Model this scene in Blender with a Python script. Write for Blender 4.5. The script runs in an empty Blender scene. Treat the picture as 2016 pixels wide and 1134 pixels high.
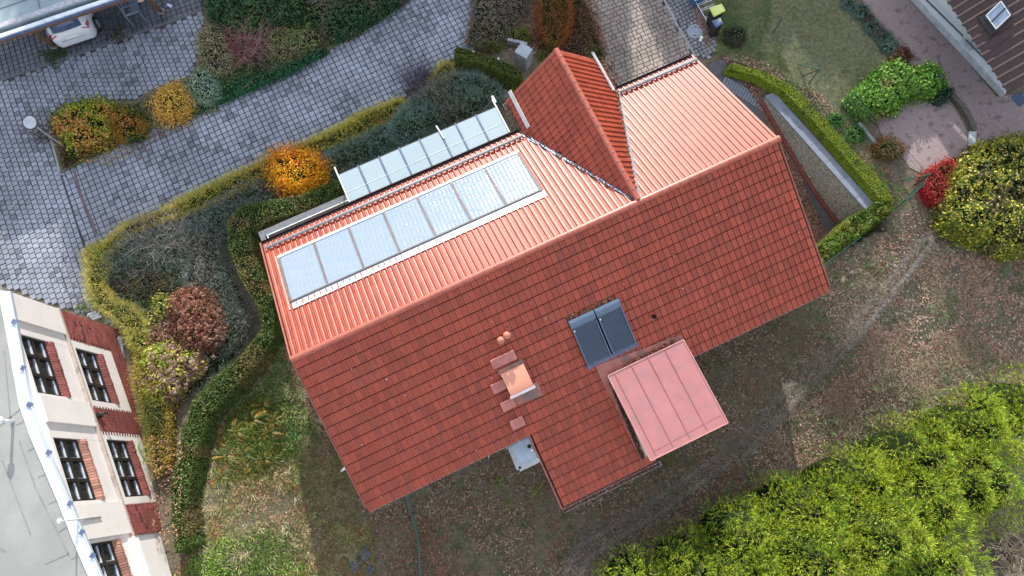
import bpy, bmesh, math, random
import numpy as np
from mathutils import Vector, Matrix
random.seed(7); RNG = np.random.default_rng(11)
scene = bpy.context.scene
col = scene.collection
rad = math.radians

# ---------------------------------------------------------------- camera, light
CAM_H = 27.0; CX, CY, FOC = 1008.0, 567.0, 1430.0          # photo pixels
_d = np.array([1030-CX, -(928-CY), -FOC]); _d = _d/np.linalg.norm(_d)
_Z = -_d; _X = np.array([1., 0, 0]); _X = _X-_X.dot(_Z)*_Z; _X /= np.linalg.norm(_X); _Y = np.cross(_Z, _X)
RW = np.array([_X, _Y, _Z])                                # world = RW @ camera
cam = bpy.data.objects.new('camera', bpy.data.cameras.new('camera')); col.objects.link(cam)
m3 = Matrix([list(RW[0]), list(RW[1]), list(RW[2])])
cam.matrix_world = Matrix.Translation((0, 0, CAM_H)) @ m3.to_4x4()
cam.data.sensor_width = 36; cam.data.lens = FOC/2016*36; cam.data.clip_end = 2000; cam.data.clip_start = .1
scene.camera = cam
SUN_EL, SUN_DIR = rad(22), np.array([-.12, .993])
SUN_EL_SKY = SUN_EL
world = bpy.data.worlds.new('World'); scene.world = world; world.use_nodes = True
nt = world.node_tree; nt.nodes.clear()
wo = nt.nodes.new('ShaderNodeOutputWorld'); bg = nt.nodes.new('ShaderNodeBackground')
sky = nt.nodes.new('ShaderNodeTexSky'); sky.sky_type = 'NISHITA'; sky.sun_disc = False
sky.sun_elevation = SUN_EL_SKY; sky.sun_rotation = math.atan2(SUN_DIR[0], SUN_DIR[1])
sky.air_density = 1.0; sky.dust_density = .7; sky.ozone_density = 1.0
tc = nt.nodes.new('ShaderNodeTexCoord'); nz = nt.nodes.new('ShaderNodeTexNoise')
nz.inputs['Scale'].default_value = 3.5; nz.inputs['Detail'].default_value = 6
cr = nt.nodes.new('ShaderNodeValToRGB'); cr.color_ramp.elements[0].position = .40; cr.color_ramp.elements[1].position = .60
cr.color_ramp.elements[0].color = (0, 0, 0, 1); cr.color_ramp.elements[1].color = (.75, .75, .75, 1)
mx = nt.nodes.new('ShaderNodeMix'); mx.data_type = 'RGBA'
nt.links.new(tc.outputs['Generated'], nz.inputs['Vector']); nt.links.new(nz.outputs['Fac'], cr.inputs['Fac'])
nt.links.new(cr.outputs['Color'], mx.inputs['Factor']); nt.links.new(sky.outputs['Color'], mx.inputs['A'])
mx.inputs['B'].default_value = (8.4, 8.6, 9.2, 1)
nt.links.new(mx.outputs['Result'], bg.inputs['Color']); bg.inputs['Strength'].default_value = .15
nt.links.new(bg.outputs['Background'], wo.inputs['Surface'])
sun = bpy.data.objects.new('sun', bpy.data.lights.new('sun', 'SUN')); col.objects.link(sun)
sun.data.energy = 4.3; sun.data.angle = rad(.6); sun.data.color = (1, .95, .88)
_sd = Vector((SUN_DIR[0]*math.cos(SUN_EL), SUN_DIR[1]*math.cos(SUN_EL), math.sin(SUN_EL)))
sun.rotation_euler = _sd.to_track_quat('Z', 'Y').to_euler()
vs = scene.view_settings; vs.view_transform = 'Standard'; vs.look = 'None'; vs.exposure = .65; vs.gamma = 1; vs.use_curve_mapping = False
scene.render.engine = 'CYCLES'

# ---------------------------------------------------------------- geometry of the place
def ray(p): return RW @ np.array([p[0]-CX, -(p[1]-CY), -FOC])
def at(p, z=0.):
    v = ray(p); t = (z-CAM_H)/v[2]; return np.array([0, 0, CAM_H])+t*v
def hit(p, P0, n):
    v = ray(p); O = np.array([0, 0, CAM_H]); t = (P0-O).dot(n)/v.dot(n); return O+t*v
A0 = np.array([-7.06, 3.32, 5.0]); U = np.array([.9058, .4237, 0.]); W = np.array([.4237, -.9058, 0.])
ZR = 5.0; PITCH = rad(23.5)
def uvw(u, v, z): return A0*np.array([1, 1, 0])+u*U+v*W+np.array([0, 0, z])
def to_uv(x, y): return (x-A0[0])*U[0]+(y-A0[1])*U[1], (x-A0[0])*W[0]+(y-A0[1])*W[1]
def S(t, a, b):
    t = np.clip((t-a)/(b-a), 0, 1); return t*t*(3-2*t)
FP = np.array([-15.36, 5.22, 0.]); FD = np.array([math.cos(rad(-64.4)), math.sin(rad(-64.4)), 0.]); FN = np.array([-FD[1], FD[0], 0.])
def wall_u(v): return 20.29+(v+3.2)*(21.32-20.29)/5.7+.0     # retaining wall line
def path_z(v): return -2.1*S(v, -5.6, 2.6)
_nz = RNG.random((64, 64))
def vnoise(x, y, sc):
    x = np.asarray(x)*sc+200.3; y = np.asarray(y)*sc+200.7
    xi = np.floor(x).astype(int); yi = np.floor(y).astype(int); fx = x-xi; fy = y-yi
    fx = fx*fx*(3-2*fx); fy = fy*fy*(3-2*fy)
    g = lambda a, b: _nz[a % 64, b % 64]
    return (g(xi, yi)*(1-fx)+g(xi+1, yi)*fx)*(1-fy)+(g(xi, yi+1)*(1-fx)+g(xi+1, yi+1)*fx)*fy
def T(x, y):
    x = np.asarray(x, float); y = np.asarray(y, float)
    u, v = to_uv(x, y)
    sh = 4.5*S(u, 15, 19)
    z = -2.2*S(v, -1.5+sh, 7+sh*.6)*S(u, -4.5, 1.5)
    z = z*(1-.6*S(u, 16, 20))
    z = z-1.2*S(v, 7, 22)*S(u, -1, 4)*(1-.7*S(u, 14, 20))
    z = z+.05*(vnoise(x, y, .7)-.5)*S(v, -1, 4)*S(u, -4, 0)
    a = (x-FP[0])*FD[0]+(y-FP[1])*FD[1]; d = (x-FP[0])*FN[0]+(y-FP[1])*FN[1]
    z = z+.24*np.clip(a, 0, 10)*S(-d, -4.2, -1.6)
    pit = (u > 16.0) & (u < wall_u(v)+.2) & (v > -5.6) & (v < 3.6)
    z = np.where(pit, np.minimum(z, path_z(v)-.08), z)
    return z
def g(p, dz=0.):
    """photo pixel -> point on the terrain (+dz above it)"""
    z = 0.
    for _ in range(12):
        P = at(p, z+dz); z = float(T(P[0], P[1]))
    P[2] = z+dz; return P

# ---------------------------------------------------------------- materials
MATS = {}
def mat(name, c, rough=.7, var=.25, scale=3., bump=0., bscale=40., metal=0., spec=.5, c2=None, attr=False, coat=0., tl=0., stain=None):
    if name in MATS: return MATS[name]
    m = bpy.data.materials.new(name); m.use_nodes = True; n = m.node_tree; b = n.nodes['Principled BSDF']; L = n.links.new
    b.inputs['Roughness'].default_value = rough; b.inputs['Metallic'].default_value = metal
    b.inputs['Specular IOR Level'].default_value = spec; b.inputs['Coat Weight'].default_value = coat
    geo = n.nodes.new('ShaderNodeNewGeometry')
    if attr:
        a = n.nodes.new('ShaderNodeAttribute'); a.attribute_name = 'Col'; src = a.outputs['Color']
    else:
        nz = n.nodes.new('ShaderNodeTexNoise'); nz.inputs['Scale'].default_value = scale; nz.inputs['Detail'].default_value = 8; nz.inputs['Roughness'].default_value = .65
        L(geo.outputs['Position'], nz.inputs['Vector'])
        mr = n.nodes.new('ShaderNodeMapRange'); mr.inputs['From Min'].default_value = .3; mr.inputs['From Max'].default_value = .7
        L(nz.outputs['Fac'], mr.inputs['Value'])
        mxx = n.nodes.new('ShaderNodeMix'); mxx.data_type = 'RGBA'
        k1 = tuple(x*(1-var) for x in c); k2 = tuple(min(1, x*(1+var)) for x in c) if c2 is None else c2
        mxx.inputs['A'].default_value = (*k1, 1); mxx.inputs['B'].default_value = (*k2, 1)
        L(mr.outputs['Result'], mxx.inputs['Factor']); src = mxx.outputs['Result']
        if stain:
            n2 = n.nodes.new('ShaderNodeTexNoise'); n2.inputs['Scale'].default_value = stain[1]; n2.inputs['Detail'].default_value = 5
            L(geo.outputs['Position'], n2.inputs['Vector'])
            m2 = n.nodes.new('ShaderNodeMapRange'); m2.inputs['From Min'].default_value = stain[2]; m2.inputs['From Max'].default_value = stain[2]+.1
            m2.inputs['To Max'].default_value = stain[3]
            L(n2.outputs['Fac'], m2.inputs['Value'])
            m4 = n.nodes.new('ShaderNodeMix'); m4.data_type = 'RGBA'; L(src, m4.inputs['A']); m4.inputs['B'].default_value = (*stain[0], 1)
            L(m2.outputs['Result'], m4.inputs['Factor']); src = m4.outputs['Result']
    L(src, b.inputs['Base Color'])
    if bump:
        nb = n.nodes.new('ShaderNodeTexNoise'); nb.inputs['Scale'].default_value = bscale; nb.inputs['Detail'].default_value = 6
        L(geo.outputs['Position'], nb.inputs['Vector'])
        bp = n.nodes.new('ShaderNodeBump'); bp.inputs['Strength'].default_value = bump; bp.inputs['Distance'].default_value = .02
        L(nb.outputs['Fac'], bp.inputs['Height']); L(bp.outputs['Normal'], b.inputs['Normal'])
    if tl:
        tr = n.nodes.new('ShaderNodeBsdfTranslucent'); L(src, tr.inputs['Color']); ms = n.nodes.new('ShaderNodeMixShader')
        ms.inputs['Fac'].default_value = tl; L(b.outputs[0], ms.inputs[1]); L(tr.outputs[0], ms.inputs[2])
        L(ms.outputs[0], n.nodes['Material Output'].inputs['Surface'])
    MATS[name] = m; return m
def tile_mat(name, c, X, D, O, pw, ph, rough=.38, grime=.5):
    """clay tile colour that varies from tile to tile (tile index from the position on the slope)"""
    m = bpy.data.materials.new(name); m.use_nodes = True; n = m.node_tree; b = n.nodes['Principled BSDF']; L = n.links.new
    geo = n.nodes.new('ShaderNodeNewGeometry')
    sub = n.nodes.new('ShaderNodeVectorMath'); sub.operation = 'SUBTRACT'; sub.inputs[1].default_value = tuple(O); L(geo.outputs['Position'], sub.inputs[0])
    fl = []
    for V, p in ((X, pw), (D, ph)):
        dt = n.nodes.new('ShaderNodeVectorMath'); dt.operation = 'DOT_PRODUCT'; dt.inputs[1].default_value = tuple(V); L(sub.outputs[0], dt.inputs[0])
        dv = n.nodes.new('ShaderNodeMath'); dv.operation = 'DIVIDE'; dv.inputs[1].default_value = p; L(dt.outputs['Value'], dv.inputs[0])
        f = n.nodes.new('ShaderNodeMath'); f.operation = 'FLOOR'; L(dv.outputs[0], f.inputs[0]); fl.append((f, dv))
    cb = n.nodes.new('ShaderNodeCombineXYZ'); L(fl[0][0].outputs[0], cb.inputs[0]); L(fl[1][0].outputs[0], cb.inputs[1])
    wn = n.nodes.new('ShaderNodeTexWhiteNoise'); wn.noise_dimensions = '2D'; L(cb.outputs[0], wn.inputs['Vector'])
    mr = n.nodes.new('ShaderNodeMapRange'); mr.inputs['To Min'].default_value = .82; mr.inputs['To Max'].default_value = 1.14; L(wn.outputs['Value'], mr.inputs['Value'])
    # streaks running down the slope + blotches
    cb2 = n.nodes.new('ShaderNodeCombineXYZ'); L(fl[0][1].outputs[0], cb2.inputs[0])
    sc = n.nodes.new('ShaderNodeMath'); sc.operation = 'MULTIPLY'; sc.inputs[1].default_value = .28; L(fl[1][1].outputs[0], sc.inputs[0]); L(sc.outputs[0], cb2.inputs[1])
    n1 = n.nodes.new('ShaderNodeTexNoise'); n1.inputs['Scale'].default_value = 1.3; n1.inputs['Detail'].default_value = 7; n1.inputs['Roughness'].default_value = .7; L(cb2.outputs[0], n1.inputs['Vector'])
    m1 = n.nodes.new('ShaderNodeMapRange'); m1.inputs['From Min'].default_value = .5; m1.inputs['From Max'].default_value = .72; m1.inputs['To Max'].default_value = grime; L(n1.outputs['Fac'], m1.inputs['Value'])
    n3 = n.nodes.new('ShaderNodeTexNoise'); n3.inputs['Scale'].default_value = 14; n3.inputs['Detail'].default_value = 4; L(geo.outputs['Position'], n3.inputs['Vector'])
    m3_ = n.nodes.new('ShaderNodeMapRange'); m3_.inputs['From Min'].default_value = .66; m3_.inputs['From Max'].default_value = .72; m3_.inputs['To Max'].default_value = .6; L(n3.outputs['Fac'], m3_.inputs['Value'])
    mu = n.nodes.new('ShaderNodeMix'); mu.data_type = 'RGBA'; mu.blend_type = 'MULTIPLY'; mu.inputs['Factor'].default_value = 1
    mu.inputs['A'].default_value = (*c, 1); cc = n.nodes.new('ShaderNodeCombineColor')
    for i in range(3): L(mr.outputs[0], cc.inputs[i])
    L(cc.outputs[0], mu.inputs['B'])
    g1 = n.nodes.new('ShaderNodeMix'); g1.data_type = 'RGBA'; L(m1.outputs[0], g1.inputs['Factor']); L(mu.outputs['Result'], g1.inputs['A']); g1.inputs['B'].default_value = (.14, .07, .07, 1)
    g2 = n.nodes.new('ShaderNodeMix'); g2.data_type = 'RGBA'; L(m3_.outputs[0], g2.inputs['Factor']); L(g1.outputs['Result'], g2.inputs['A']); g2.inputs['B'].default_value = (.08, .04, .035, 1)
    L(g2.outputs['Result'], b.inputs['Base Color']); b.inputs['Roughness'].default_value = rough
    MATS[name] = m; return m
leafm = mat('leaf', (.1, .1, .1), rough=.55, attr=True, tl=.25, spec=.4)
leafdull = mat('dead_leaf', (.1, .1, .1), rough=.8, attr=True, spec=.25)
bark = mat('bark', (.16, .12, .09), rough=.9, bump=.5)
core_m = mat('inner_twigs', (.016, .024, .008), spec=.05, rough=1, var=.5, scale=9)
white = mat('white_paint', (.78, .78, .76), rough=.45, var=.05)
zinc = mat('zinc', (.33, .37, .42), rough=.35, var=.2, scale=4, metal=.6)
dgrey = mat('dark_grey', (.06, .06, .065), rough=.6)
black = mat('black', (.015, .015, .018), rough=.6)
concrete = mat('concrete', (.3, .31, .32), rough=.85, var=.2, scale=6, bump=.3)
green_metal = mat('green_metal', (.02, .11, .07), rough=.5)
wood_m = mat('brown_wood', (.16, .085, .045), rough=.7, var=.3, scale=8)

# ---------------------------------------------------------------- mesh helpers
def link(name, me, m=None, parent=None):
    o = bpy.data.objects.new(name, me); col.objects.link(o)
    if m is not None and me is not None: me.materials.append(m)
    if parent is not None: o.parent = parent
    return o
def nump(name, verts, faces, m, parent=None, cols=None, smooth=False):
    """faces: (n,k) array"""
    verts = np.asarray(verts, np.float32); faces = np.asarray(faces, np.int32)
    me = bpy.data.meshes.new(name); k = faces.shape[1]
    me.vertices.add(len(verts)); me.vertices.foreach_set('co', verts.ravel())
    me.loops.add(faces.size); me.loops.foreach_set('vertex_index', faces.ravel())
    me.polygons.add(len(faces)); me.polygons.foreach_set('loop_start', np.arange(0, faces.size, k, dtype=np.int32))
    try: me.polygons.foreach_set('loop_total', np.full(len(faces), k, np.int32))
    except Exception: pass
    if smooth: me.polygons.foreach_set('use_smooth', np.ones(len(faces), bool))
    me.update(calc_edges=True)
    if not smooth: me.shade_flat()
    if cols is not None:
        ca = me.color_attributes.new('Col', 'FLOAT_COLOR', 'POINT')
        c4 = np.ones((len(verts), 4), np.float32); c4[:, :3] = cols; ca.data.foreach_set('color', c4.ravel())
    return link(name, me, m, parent)
class MB:
    def __init__(s): s.v = []; s.f = []; s.sm = False
    def poly(s, pts):
        b = len(s.v); s.v += [tuple(map(float, p)) for p in pts]; s.f.append(tuple(range(b, b+len(pts)))); return s
    def hexa(s, bot, top):
        n = len(bot); b = len(s.v); s.v += [tuple(map(float, p)) for p in list(bot)+list(top)]
        s.f.append(tuple(range(b+n-1, b-1, -1))); s.f.append(tuple(range(b+n, b+2*n)))
        for i in range(n):
            j = (i+1) % n; s.f.append((b+i, b+j, b+n+j, b+n+i))
        return s
    def prism(s, pts, h, d=(0, 0, 1)):
        d = np.array(d, float)*h; return s.hexa(pts, [np.array(p)+d for p in pts])
    def obox(s, c, X, Y, Z, a, b_, c_):
        """box centred on c, half sizes a,b_,c_ along X,Y,Z"""
        c = np.array(c, float); X = np.array(X, float); Y = np.array(Y, float); Z = np.array(Z, float)
        q = [c+sx*a*X+sy*b_*Y-c_*Z for sx, sy in ((-1, -1), (1, -1), (1, 1), (-1, 1))]
        return s.hexa(q, [p+2*c_*Z for p in q])
    def bar(s, p, q, w, h=None, up=(0, 0, 1)):
        p = np.array(p, float); q = np.array(q, float); d = q-p; L = np.linalg.norm(d); d = d/L
        x = np.cross(d, up); 
        if np.linalg.norm(x) < 1e-4: x = np.array([1., 0, 0])
        x = x/np.linalg.norm(x); y = np.cross(x, d); h = h or w
        return s.obox((p+q)/2, x, d, y, w/2, L/2, h/2)
    def tube(s, pts, r, n=10, cap=True):
        pts = [np.array(p, float) for p in pts]; rs = r if isinstance(r, (list, tuple)) else [r]*len(pts); rings = []
        for i, p in enumerate(pts):
            d = pts[min(i+1, len(pts)-1)]-pts[max(i-1, 0)]; d = d/(np.linalg.norm(d)+1e-9)
            a = np.array([0, 0, 1.]) if abs(d[2]) < .9 else np.array([1., 0, 0])
            x = np.cross(d, a); x /= np.linalg.norm(x); y = np.cross(d, x)
            b = len(s.v)
            for k in range(n):
                t = 2*math.pi*k/n; s.v.append(tuple(p+rs[i]*(math.cos(t)*x+math.sin(t)*y)))
            rings.append(b)
        for i in range(len(rings)-1):
            for k in range(n):
                k2 = (k+1) % n; s.f.append((rings[i]+k, rings[i]+k2, rings[i+1]+k2, rings[i+1]+k))
        if cap:
            s.f.append(tuple(rings[0]+k for k in range(n-1, -1, -1))); s.f.append(tuple(rings[-1]+k for k in range(n)))
        return s
    def disc(s, c, r, h, n=24):
        c = np.array(c, float); return s.tube([c, c+np.array([0, 0, h])], r, n)
    def build(s, name, m, parent=None, bevel=0, smooth=False):
        me = bpy.data.meshes.new(name); me.from_pydata(s.v, [], s.f); me.update()
        bm = bmesh.new(); bm.from_mesh(me); bmesh.ops.recalc_face_normals(bm, faces=bm.faces)
        if bevel: bmesh.ops.bevel(bm, geom=list(bm.edges), offset=bevel, segments=2, affect='EDGES', profile=.5)
        if smooth:
            for f in bm.faces: f.smooth = len(f.verts) == 4
        bm.to_mesh(me); bm.free()
        return link(name, me, m, parent)
def tag(o, label=None, cat=None, group=None, kind=None):
    if label: o['label'] = label
    if cat: o['category'] = cat
    if group: o['group'] = group
    if kind: o['kind'] = kind
    return o
def empty(name, loc, label, cat, group=None):
    o = bpy.data.objects.new(name, None); col.objects.link(o); o.location = tuple(loc); o.empty_display_size = .2
    return tag(o, label, cat, group)
class Thing:
    """an Empty at the thing's base; parts are built in world coordinates and keep their place"""
    def __init__(s, name, loc, label, cat, group=None):
        s.e = empty(name, loc, label, cat, group); s.inv = Matrix.Translation(loc).inverted()
    def own(s, o, parent=None):
        o.parent = parent or s.e
        o.matrix_parent_inverse = s.inv if parent is None else Matrix.Identity(4)
        return o
    def add(s, mb, name, m, parent=None, **k): return s.own(mb.build(name, m, None, **k), parent)
def inpoly(x, y, poly):
    x = np.asarray(x); y = np.asarray(y); r = np.zeros(x.shape, bool); n = len(poly)
    for i in range(n):
        x1, y1 = poly[i][:2]; x2, y2 = poly[(i+1) % n][:2]
        if y1 == y2: continue
        c = ((y1 > y) != (y2 > y)) & (x < (x2-x1)*(y-y1)/(y2-y1)+x1); r ^= c
    return r
def pdist(x, y, poly):
    d = np.full(x.shape, 1e9); gx = np.zeros(x.shape); gy = np.zeros(x.shape); n = len(poly)
    for i in range(n):
        x1, y1 = poly[i][:2]; x2, y2 = poly[(i+1) % n][:2]; ex, ey = x2-x1, y2-y1; l = ex*ex+ey*ey+1e-9
        t = np.clip(((x-x1)*ex+(y-y1)*ey)/l, 0, 1); px = x1+t*ex; py = y1+t*ey; dd = np.hypot(x-px, y-py)
        k = dd < d; d = np.where(k, dd, d); gx = np.where(k, px-x, gx); gy = np.where(k, py-y, gy)
    l = np.hypot(gx, gy)+1e-9; return d, gx/l, gy/l      # direction towards the nearest edge
def sample_poly(poly, n):
    P = np.array([p[:2] for p in poly]); lo = P.min(0); hi = P.max(0); out = np.zeros((0, 2))
    while len(out) < n:
        q = RNG.random((n*2, 2))*(hi-lo)+lo; q = q[inpoly(q[:, 0], q[:, 1], poly)]; out = np.vstack([out, q])
    return out[:n]
def wpoly(px, h=0.): return [g(p, h) for p in px]

# ---------------------------------------------------------------- foliage
def pal_pick(pal, n, x=None, y=None, clump=1.5):
    """palette colours picked in clumps + per leaf jitter"""
    P = np.array(pal, float); k = len(P)
    t = RNG.random(n)*k if x is None else (vnoise(x, y, clump)*1.5-.25)*k*.75+RNG.random(n)*k*.5-.12*k+.0
    i = np.clip(t.astype(int), 0, k-1); c = P[i]
    return c*(1+.5*(RNG.random((n, 1))-.5))*(1+.12*(RNG.random((n, 3))-.5))
def leaves(pos, nrm, size, colr, kind='leaf', jit=.7, asp=.55):
    n = len(pos); size = size*(.65+.7*RNG.random(n))
    d = nrm+jit*RNG.normal(size=(n, 3)); d /= np.linalg.norm(d, axis=1)[:, None]
    r = RNG.normal(size=(n, 3)); t = np.cross(d, r); t /= np.linalg.norm(t, axis=1)[:, None]+1e-9; b = np.cross(d, t)
    if kind == 'leaf':                     # leaf lies across d
        s = size[:, None]
        v = np.stack([pos-t*s, pos+b*s*asp-.12*d*s, pos+t*s, pos-b*s*asp+.12*d*s], 1)
        f = np.arange(4*n).reshape(n, 4)
    else:                                  # needle points along d
        s = size[:, None]
        v = np.stack([pos-t*s*asp*.35, pos+d*s*.55+t*s*asp*.3+b*s*asp*.1, pos+d*s, pos+d*s*.5-t*s*asp*.3], 1)
        f = np.arange(4*n).reshape(n, 4)
    return v.reshape(-1, 3), f, np.repeat(colr, 4, 0)
def patch(name, label, cat, px, h, kind='leaf', dens=260, size=.05, pal=((.06, .1, .03),), edge=.6, bump=.4, bs=1.6, jit=.7, asp=.55,
          core=True, coreh=None, up=.35, clump=1.5, group=None, low=.25, stuff=False, stems=True, grp=1, m=None, hz=.5, flat=False, hfun=None, zbase=None, fray=.14):
    """vegetation that fills the outline px (photo pixels, taken at height hz*h)"""
    poly = [at(p, zbase+h*hz) for p in px] if zbase is not None else [g(p, h*hz) for p in px]
    coreh = coreh or (.9 if flat else .62)
    P = np.array(poly); area = 0
    for i in range(len(P)): area += P[i-1][0]*P[i][1]-P[i][0]*P[i-1][1]
    area = abs(area)/2; n = int(dens*area)
    cx, cy = P[:, 0].mean(), P[:, 1].mean(); cz = float(T(cx, cy)) if zbase is None else zbase
    def prof(x, y):
        d, gx, gy = pdist(x, y, poly); e = np.clip(d/edge, 0, 1)
        base = (1-(1-e)**2)**.5 if not flat else np.clip(e*2.2, 0, 1)
        k = base*(1-bump+bump*(.65*vnoise(x, y, bs)+.35*vnoise(x+9, y, bs*2.7)))
        if hfun is not None: k = k*hfun(x, y)
        return h*k, d, gx, gy, e
    if stuff: th = None
    else: th = Thing(name, (cx, cy, cz), label, cat, group)
    n0 = max(1, n//grp)
    q = sample_poly(poly, n0); x, y = q[:, 0], q[:, 1]
    if grp > 1: x = np.repeat(x, grp); y = np.repeat(y, grp)
    hh, d, gx, gy, e = prof(x, y); zt = T(x, y) if zbase is None else zbase
    lf = RNG.random(len(x))
    z = zt+hh*np.where(lf < low, RNG.random(len(x))*.9, .88+.14*RNG.random(len(x)) if flat else .7+.38*RNG.random(len(x)))
    out = (1-e)
    nrm = np.stack([gx*out*1.1, gy*out*1.1, up+.65*e+0*out], 1)
    eps = .12; h1 = prof(x+eps, y)[0]; h2 = prof(x, y+eps)[0]
    nrm[:, 0] -= (h1-hh)/eps*.5; nrm[:, 1] -= (h2-hh)/eps*.5
    nrm /= np.linalg.norm(nrm, axis=1)[:, None]+1e-9
    if h > .2 and not flat: z = z+0; x = x+nrm[:, 0]*np.abs(RNG.normal(size=len(x)))*fray; y = y+nrm[:, 1]*np.abs(RNG.normal(size=len(x)))*fray; z = z+nrm[:, 2]*np.abs(RNG.normal(size=len(x)))*size*.9
    if grp > 1:      # fan the needles of one spray round a shared axis
        ax = nrm+jit*.9*np.repeat(RNG.normal(size=(n0, 3)), grp, 0); ax /= np.linalg.norm(ax, axis=1)[:, None]
        pos = np.stack([x, y, z], 1)
        k = np.tile(np.arange(grp), n0)/max(1, grp-1); z0 = np.repeat(z.reshape(n0, grp)[:, 0], grp); pos[:, 2] = z0
        pos = pos+ax*(k*size*1.6)[:, None]
        cc = pal_pick(pal, n0, x[::grp], y[::grp], clump); cc = np.repeat(cc, grp, 0)*(.75+.5*k)[:, None]
        v, f, c = leaves(pos, ax*1.3, size, cc, kind, jit=.38, asp=asp)
    else:
        v, f, c = leaves(np.stack([x, y, z], 1), nrm, size, pal_pick(pal, len(x), x, y, clump), kind, jit, asp)
    if h > .25:
        per = sum(math.dist(P[i-1][:2], P[i][:2]) for i in range(len(P))); ns = int(per*h*dens*(.75 if grp == 1 else .75*grp))
        seg = np.array([math.dist(P[i-1][:2], P[i][:2]) for i in range(len(P))]); si = RNG.choice(len(P), ns, p=seg/seg.sum()); tt = RNG.random(ns)[:, None]
        q2 = P[si-1][:, :2]*(1-tt)+P[si][:, :2]*tt; q2 = q2+(np.array([cx, cy])-q2)*0
        sd = P[si][:, :2]-P[si-1][:, :2]; nn_ = np.stack([sd[:, 1], -sd[:, 0]], 1); nn_ /= np.linalg.norm(nn_, axis=1)[:, None]+1e-9
        tst = q2+nn_*.03; inside = inpoly(tst[:, 0], tst[:, 1], poly); nn_[inside] *= -1
        dep = RNG.random(ns)[:, None]*(.12 if flat else .35*edge); q2 = q2-nn_*dep
        hh2 = prof(q2[:, 0], q2[:, 1])[0]; zb_ = T(q2[:, 0], q2[:, 1]) if zbase is None else np.full(ns, float(zbase))
        z2 = zb_+hh2*RNG.random(ns)**.8; n3 = np.stack([nn_[:, 0], nn_[:, 1], np.full(ns, .35)], 1)
        v2, f2, c2_ = leaves(np.stack([q2[:, 0], q2[:, 1], z2], 1), n3, size, pal_pick(pal, ns, q2[:, 0], q2[:, 1], clump), kind, jit, asp)
        f = np.vstack([f, f2+len(v)]); v = np.vstack([v, v2]); c = np.vstack([c, c2_])
    o = nump('foliage' if not stuff else name, v, f, m or leafm, None, cols=np.clip(c, 0, 1))
    if stuff: return tag(o, label, cat, kind='stuff')
    th.own(o)
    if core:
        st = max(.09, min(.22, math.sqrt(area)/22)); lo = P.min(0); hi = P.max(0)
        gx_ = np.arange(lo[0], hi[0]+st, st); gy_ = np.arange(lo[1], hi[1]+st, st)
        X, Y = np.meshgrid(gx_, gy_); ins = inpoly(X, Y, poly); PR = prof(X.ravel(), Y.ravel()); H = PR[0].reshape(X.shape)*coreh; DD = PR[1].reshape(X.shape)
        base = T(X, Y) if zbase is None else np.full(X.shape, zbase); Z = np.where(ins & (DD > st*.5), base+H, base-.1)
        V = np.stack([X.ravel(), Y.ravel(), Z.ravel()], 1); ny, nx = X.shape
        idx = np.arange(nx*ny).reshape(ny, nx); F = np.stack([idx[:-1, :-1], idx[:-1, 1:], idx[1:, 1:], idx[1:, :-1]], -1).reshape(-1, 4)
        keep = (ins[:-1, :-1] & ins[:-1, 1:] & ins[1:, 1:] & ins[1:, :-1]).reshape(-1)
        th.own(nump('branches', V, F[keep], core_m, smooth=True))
    return th
def ell(cx, cy, rx, ry=None, n=18, wob=.26, rot=0):
    ry = ry or rx; o = []
    for k in range(n):
        t = 2*math.pi*k/n; r = 1+wob*(random.random()*2-1); a, b = rx*r*math.cos(t), ry*r*math.sin(t)
        o.append((cx+a*math.cos(rot)-b*math.sin(rot), cy+a*math.sin(rot)+b*math.cos(rot)))
    return o
def twigs(name, label, cat, c, r_px, h, n=60, colr=(.2, .16, .14), group=None, seg=4, rad_=.008, spread=1., th=None, lean=(0, 0)):
    """bare branching stems rising from one foot"""
    P = g(c, 0); R = r_px/48.
    t = th or Thing(name, P, label, cat, group); mb = MB()
    for i in range(n):
        a = random.random()*2*math.pi; rr = R*math.sqrt(random.random())*spread; tip = np.array([math.cos(a)*rr+lean[0]*h, math.sin(a)*rr+lean[1]*h, h*(1-.5*(rr/R)**2)*(.7+.4*random.random())])
        pts = []; off_ = np.array([random.gauss(0, .25), random.gauss(0, .25), 0])*R
        for k in range(seg+1):
            f = k/seg; pts.append(P+off_+np.array([tip[0]*f**1.2, tip[1]*f**1.2, tip[2]*f])+np.array([random.gauss(0, .03), random.gauss(0, .03), random.gauss(0, .02)])*(f > 0)*R)
        mb.tube(pts, [rad_*(1.6-1.2*k/seg) for k in range(seg+1)], 3, cap=False)
        for _ in range(3):
            k = random.randint(1, seg); b = pts[k]; dd = np.array([math.cos(a+random.gauss(0, 1)), math.sin(a+random.gauss(0, 1)), .5])*R*.28
            mb.tube([b, b+dd*.5+np.array([0, 0, .02]), b+dd], [rad_*.7, rad_*.5, rad_*.3], 3, cap=False)
    m = mat('twig_%d_%d_%d' % tuple(int(x*1000) for x in colr), colr, rough=.9)
    o = t.add(mb, 'branches' if not th else 'twig', m); return t
exec_parts = True

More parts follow.
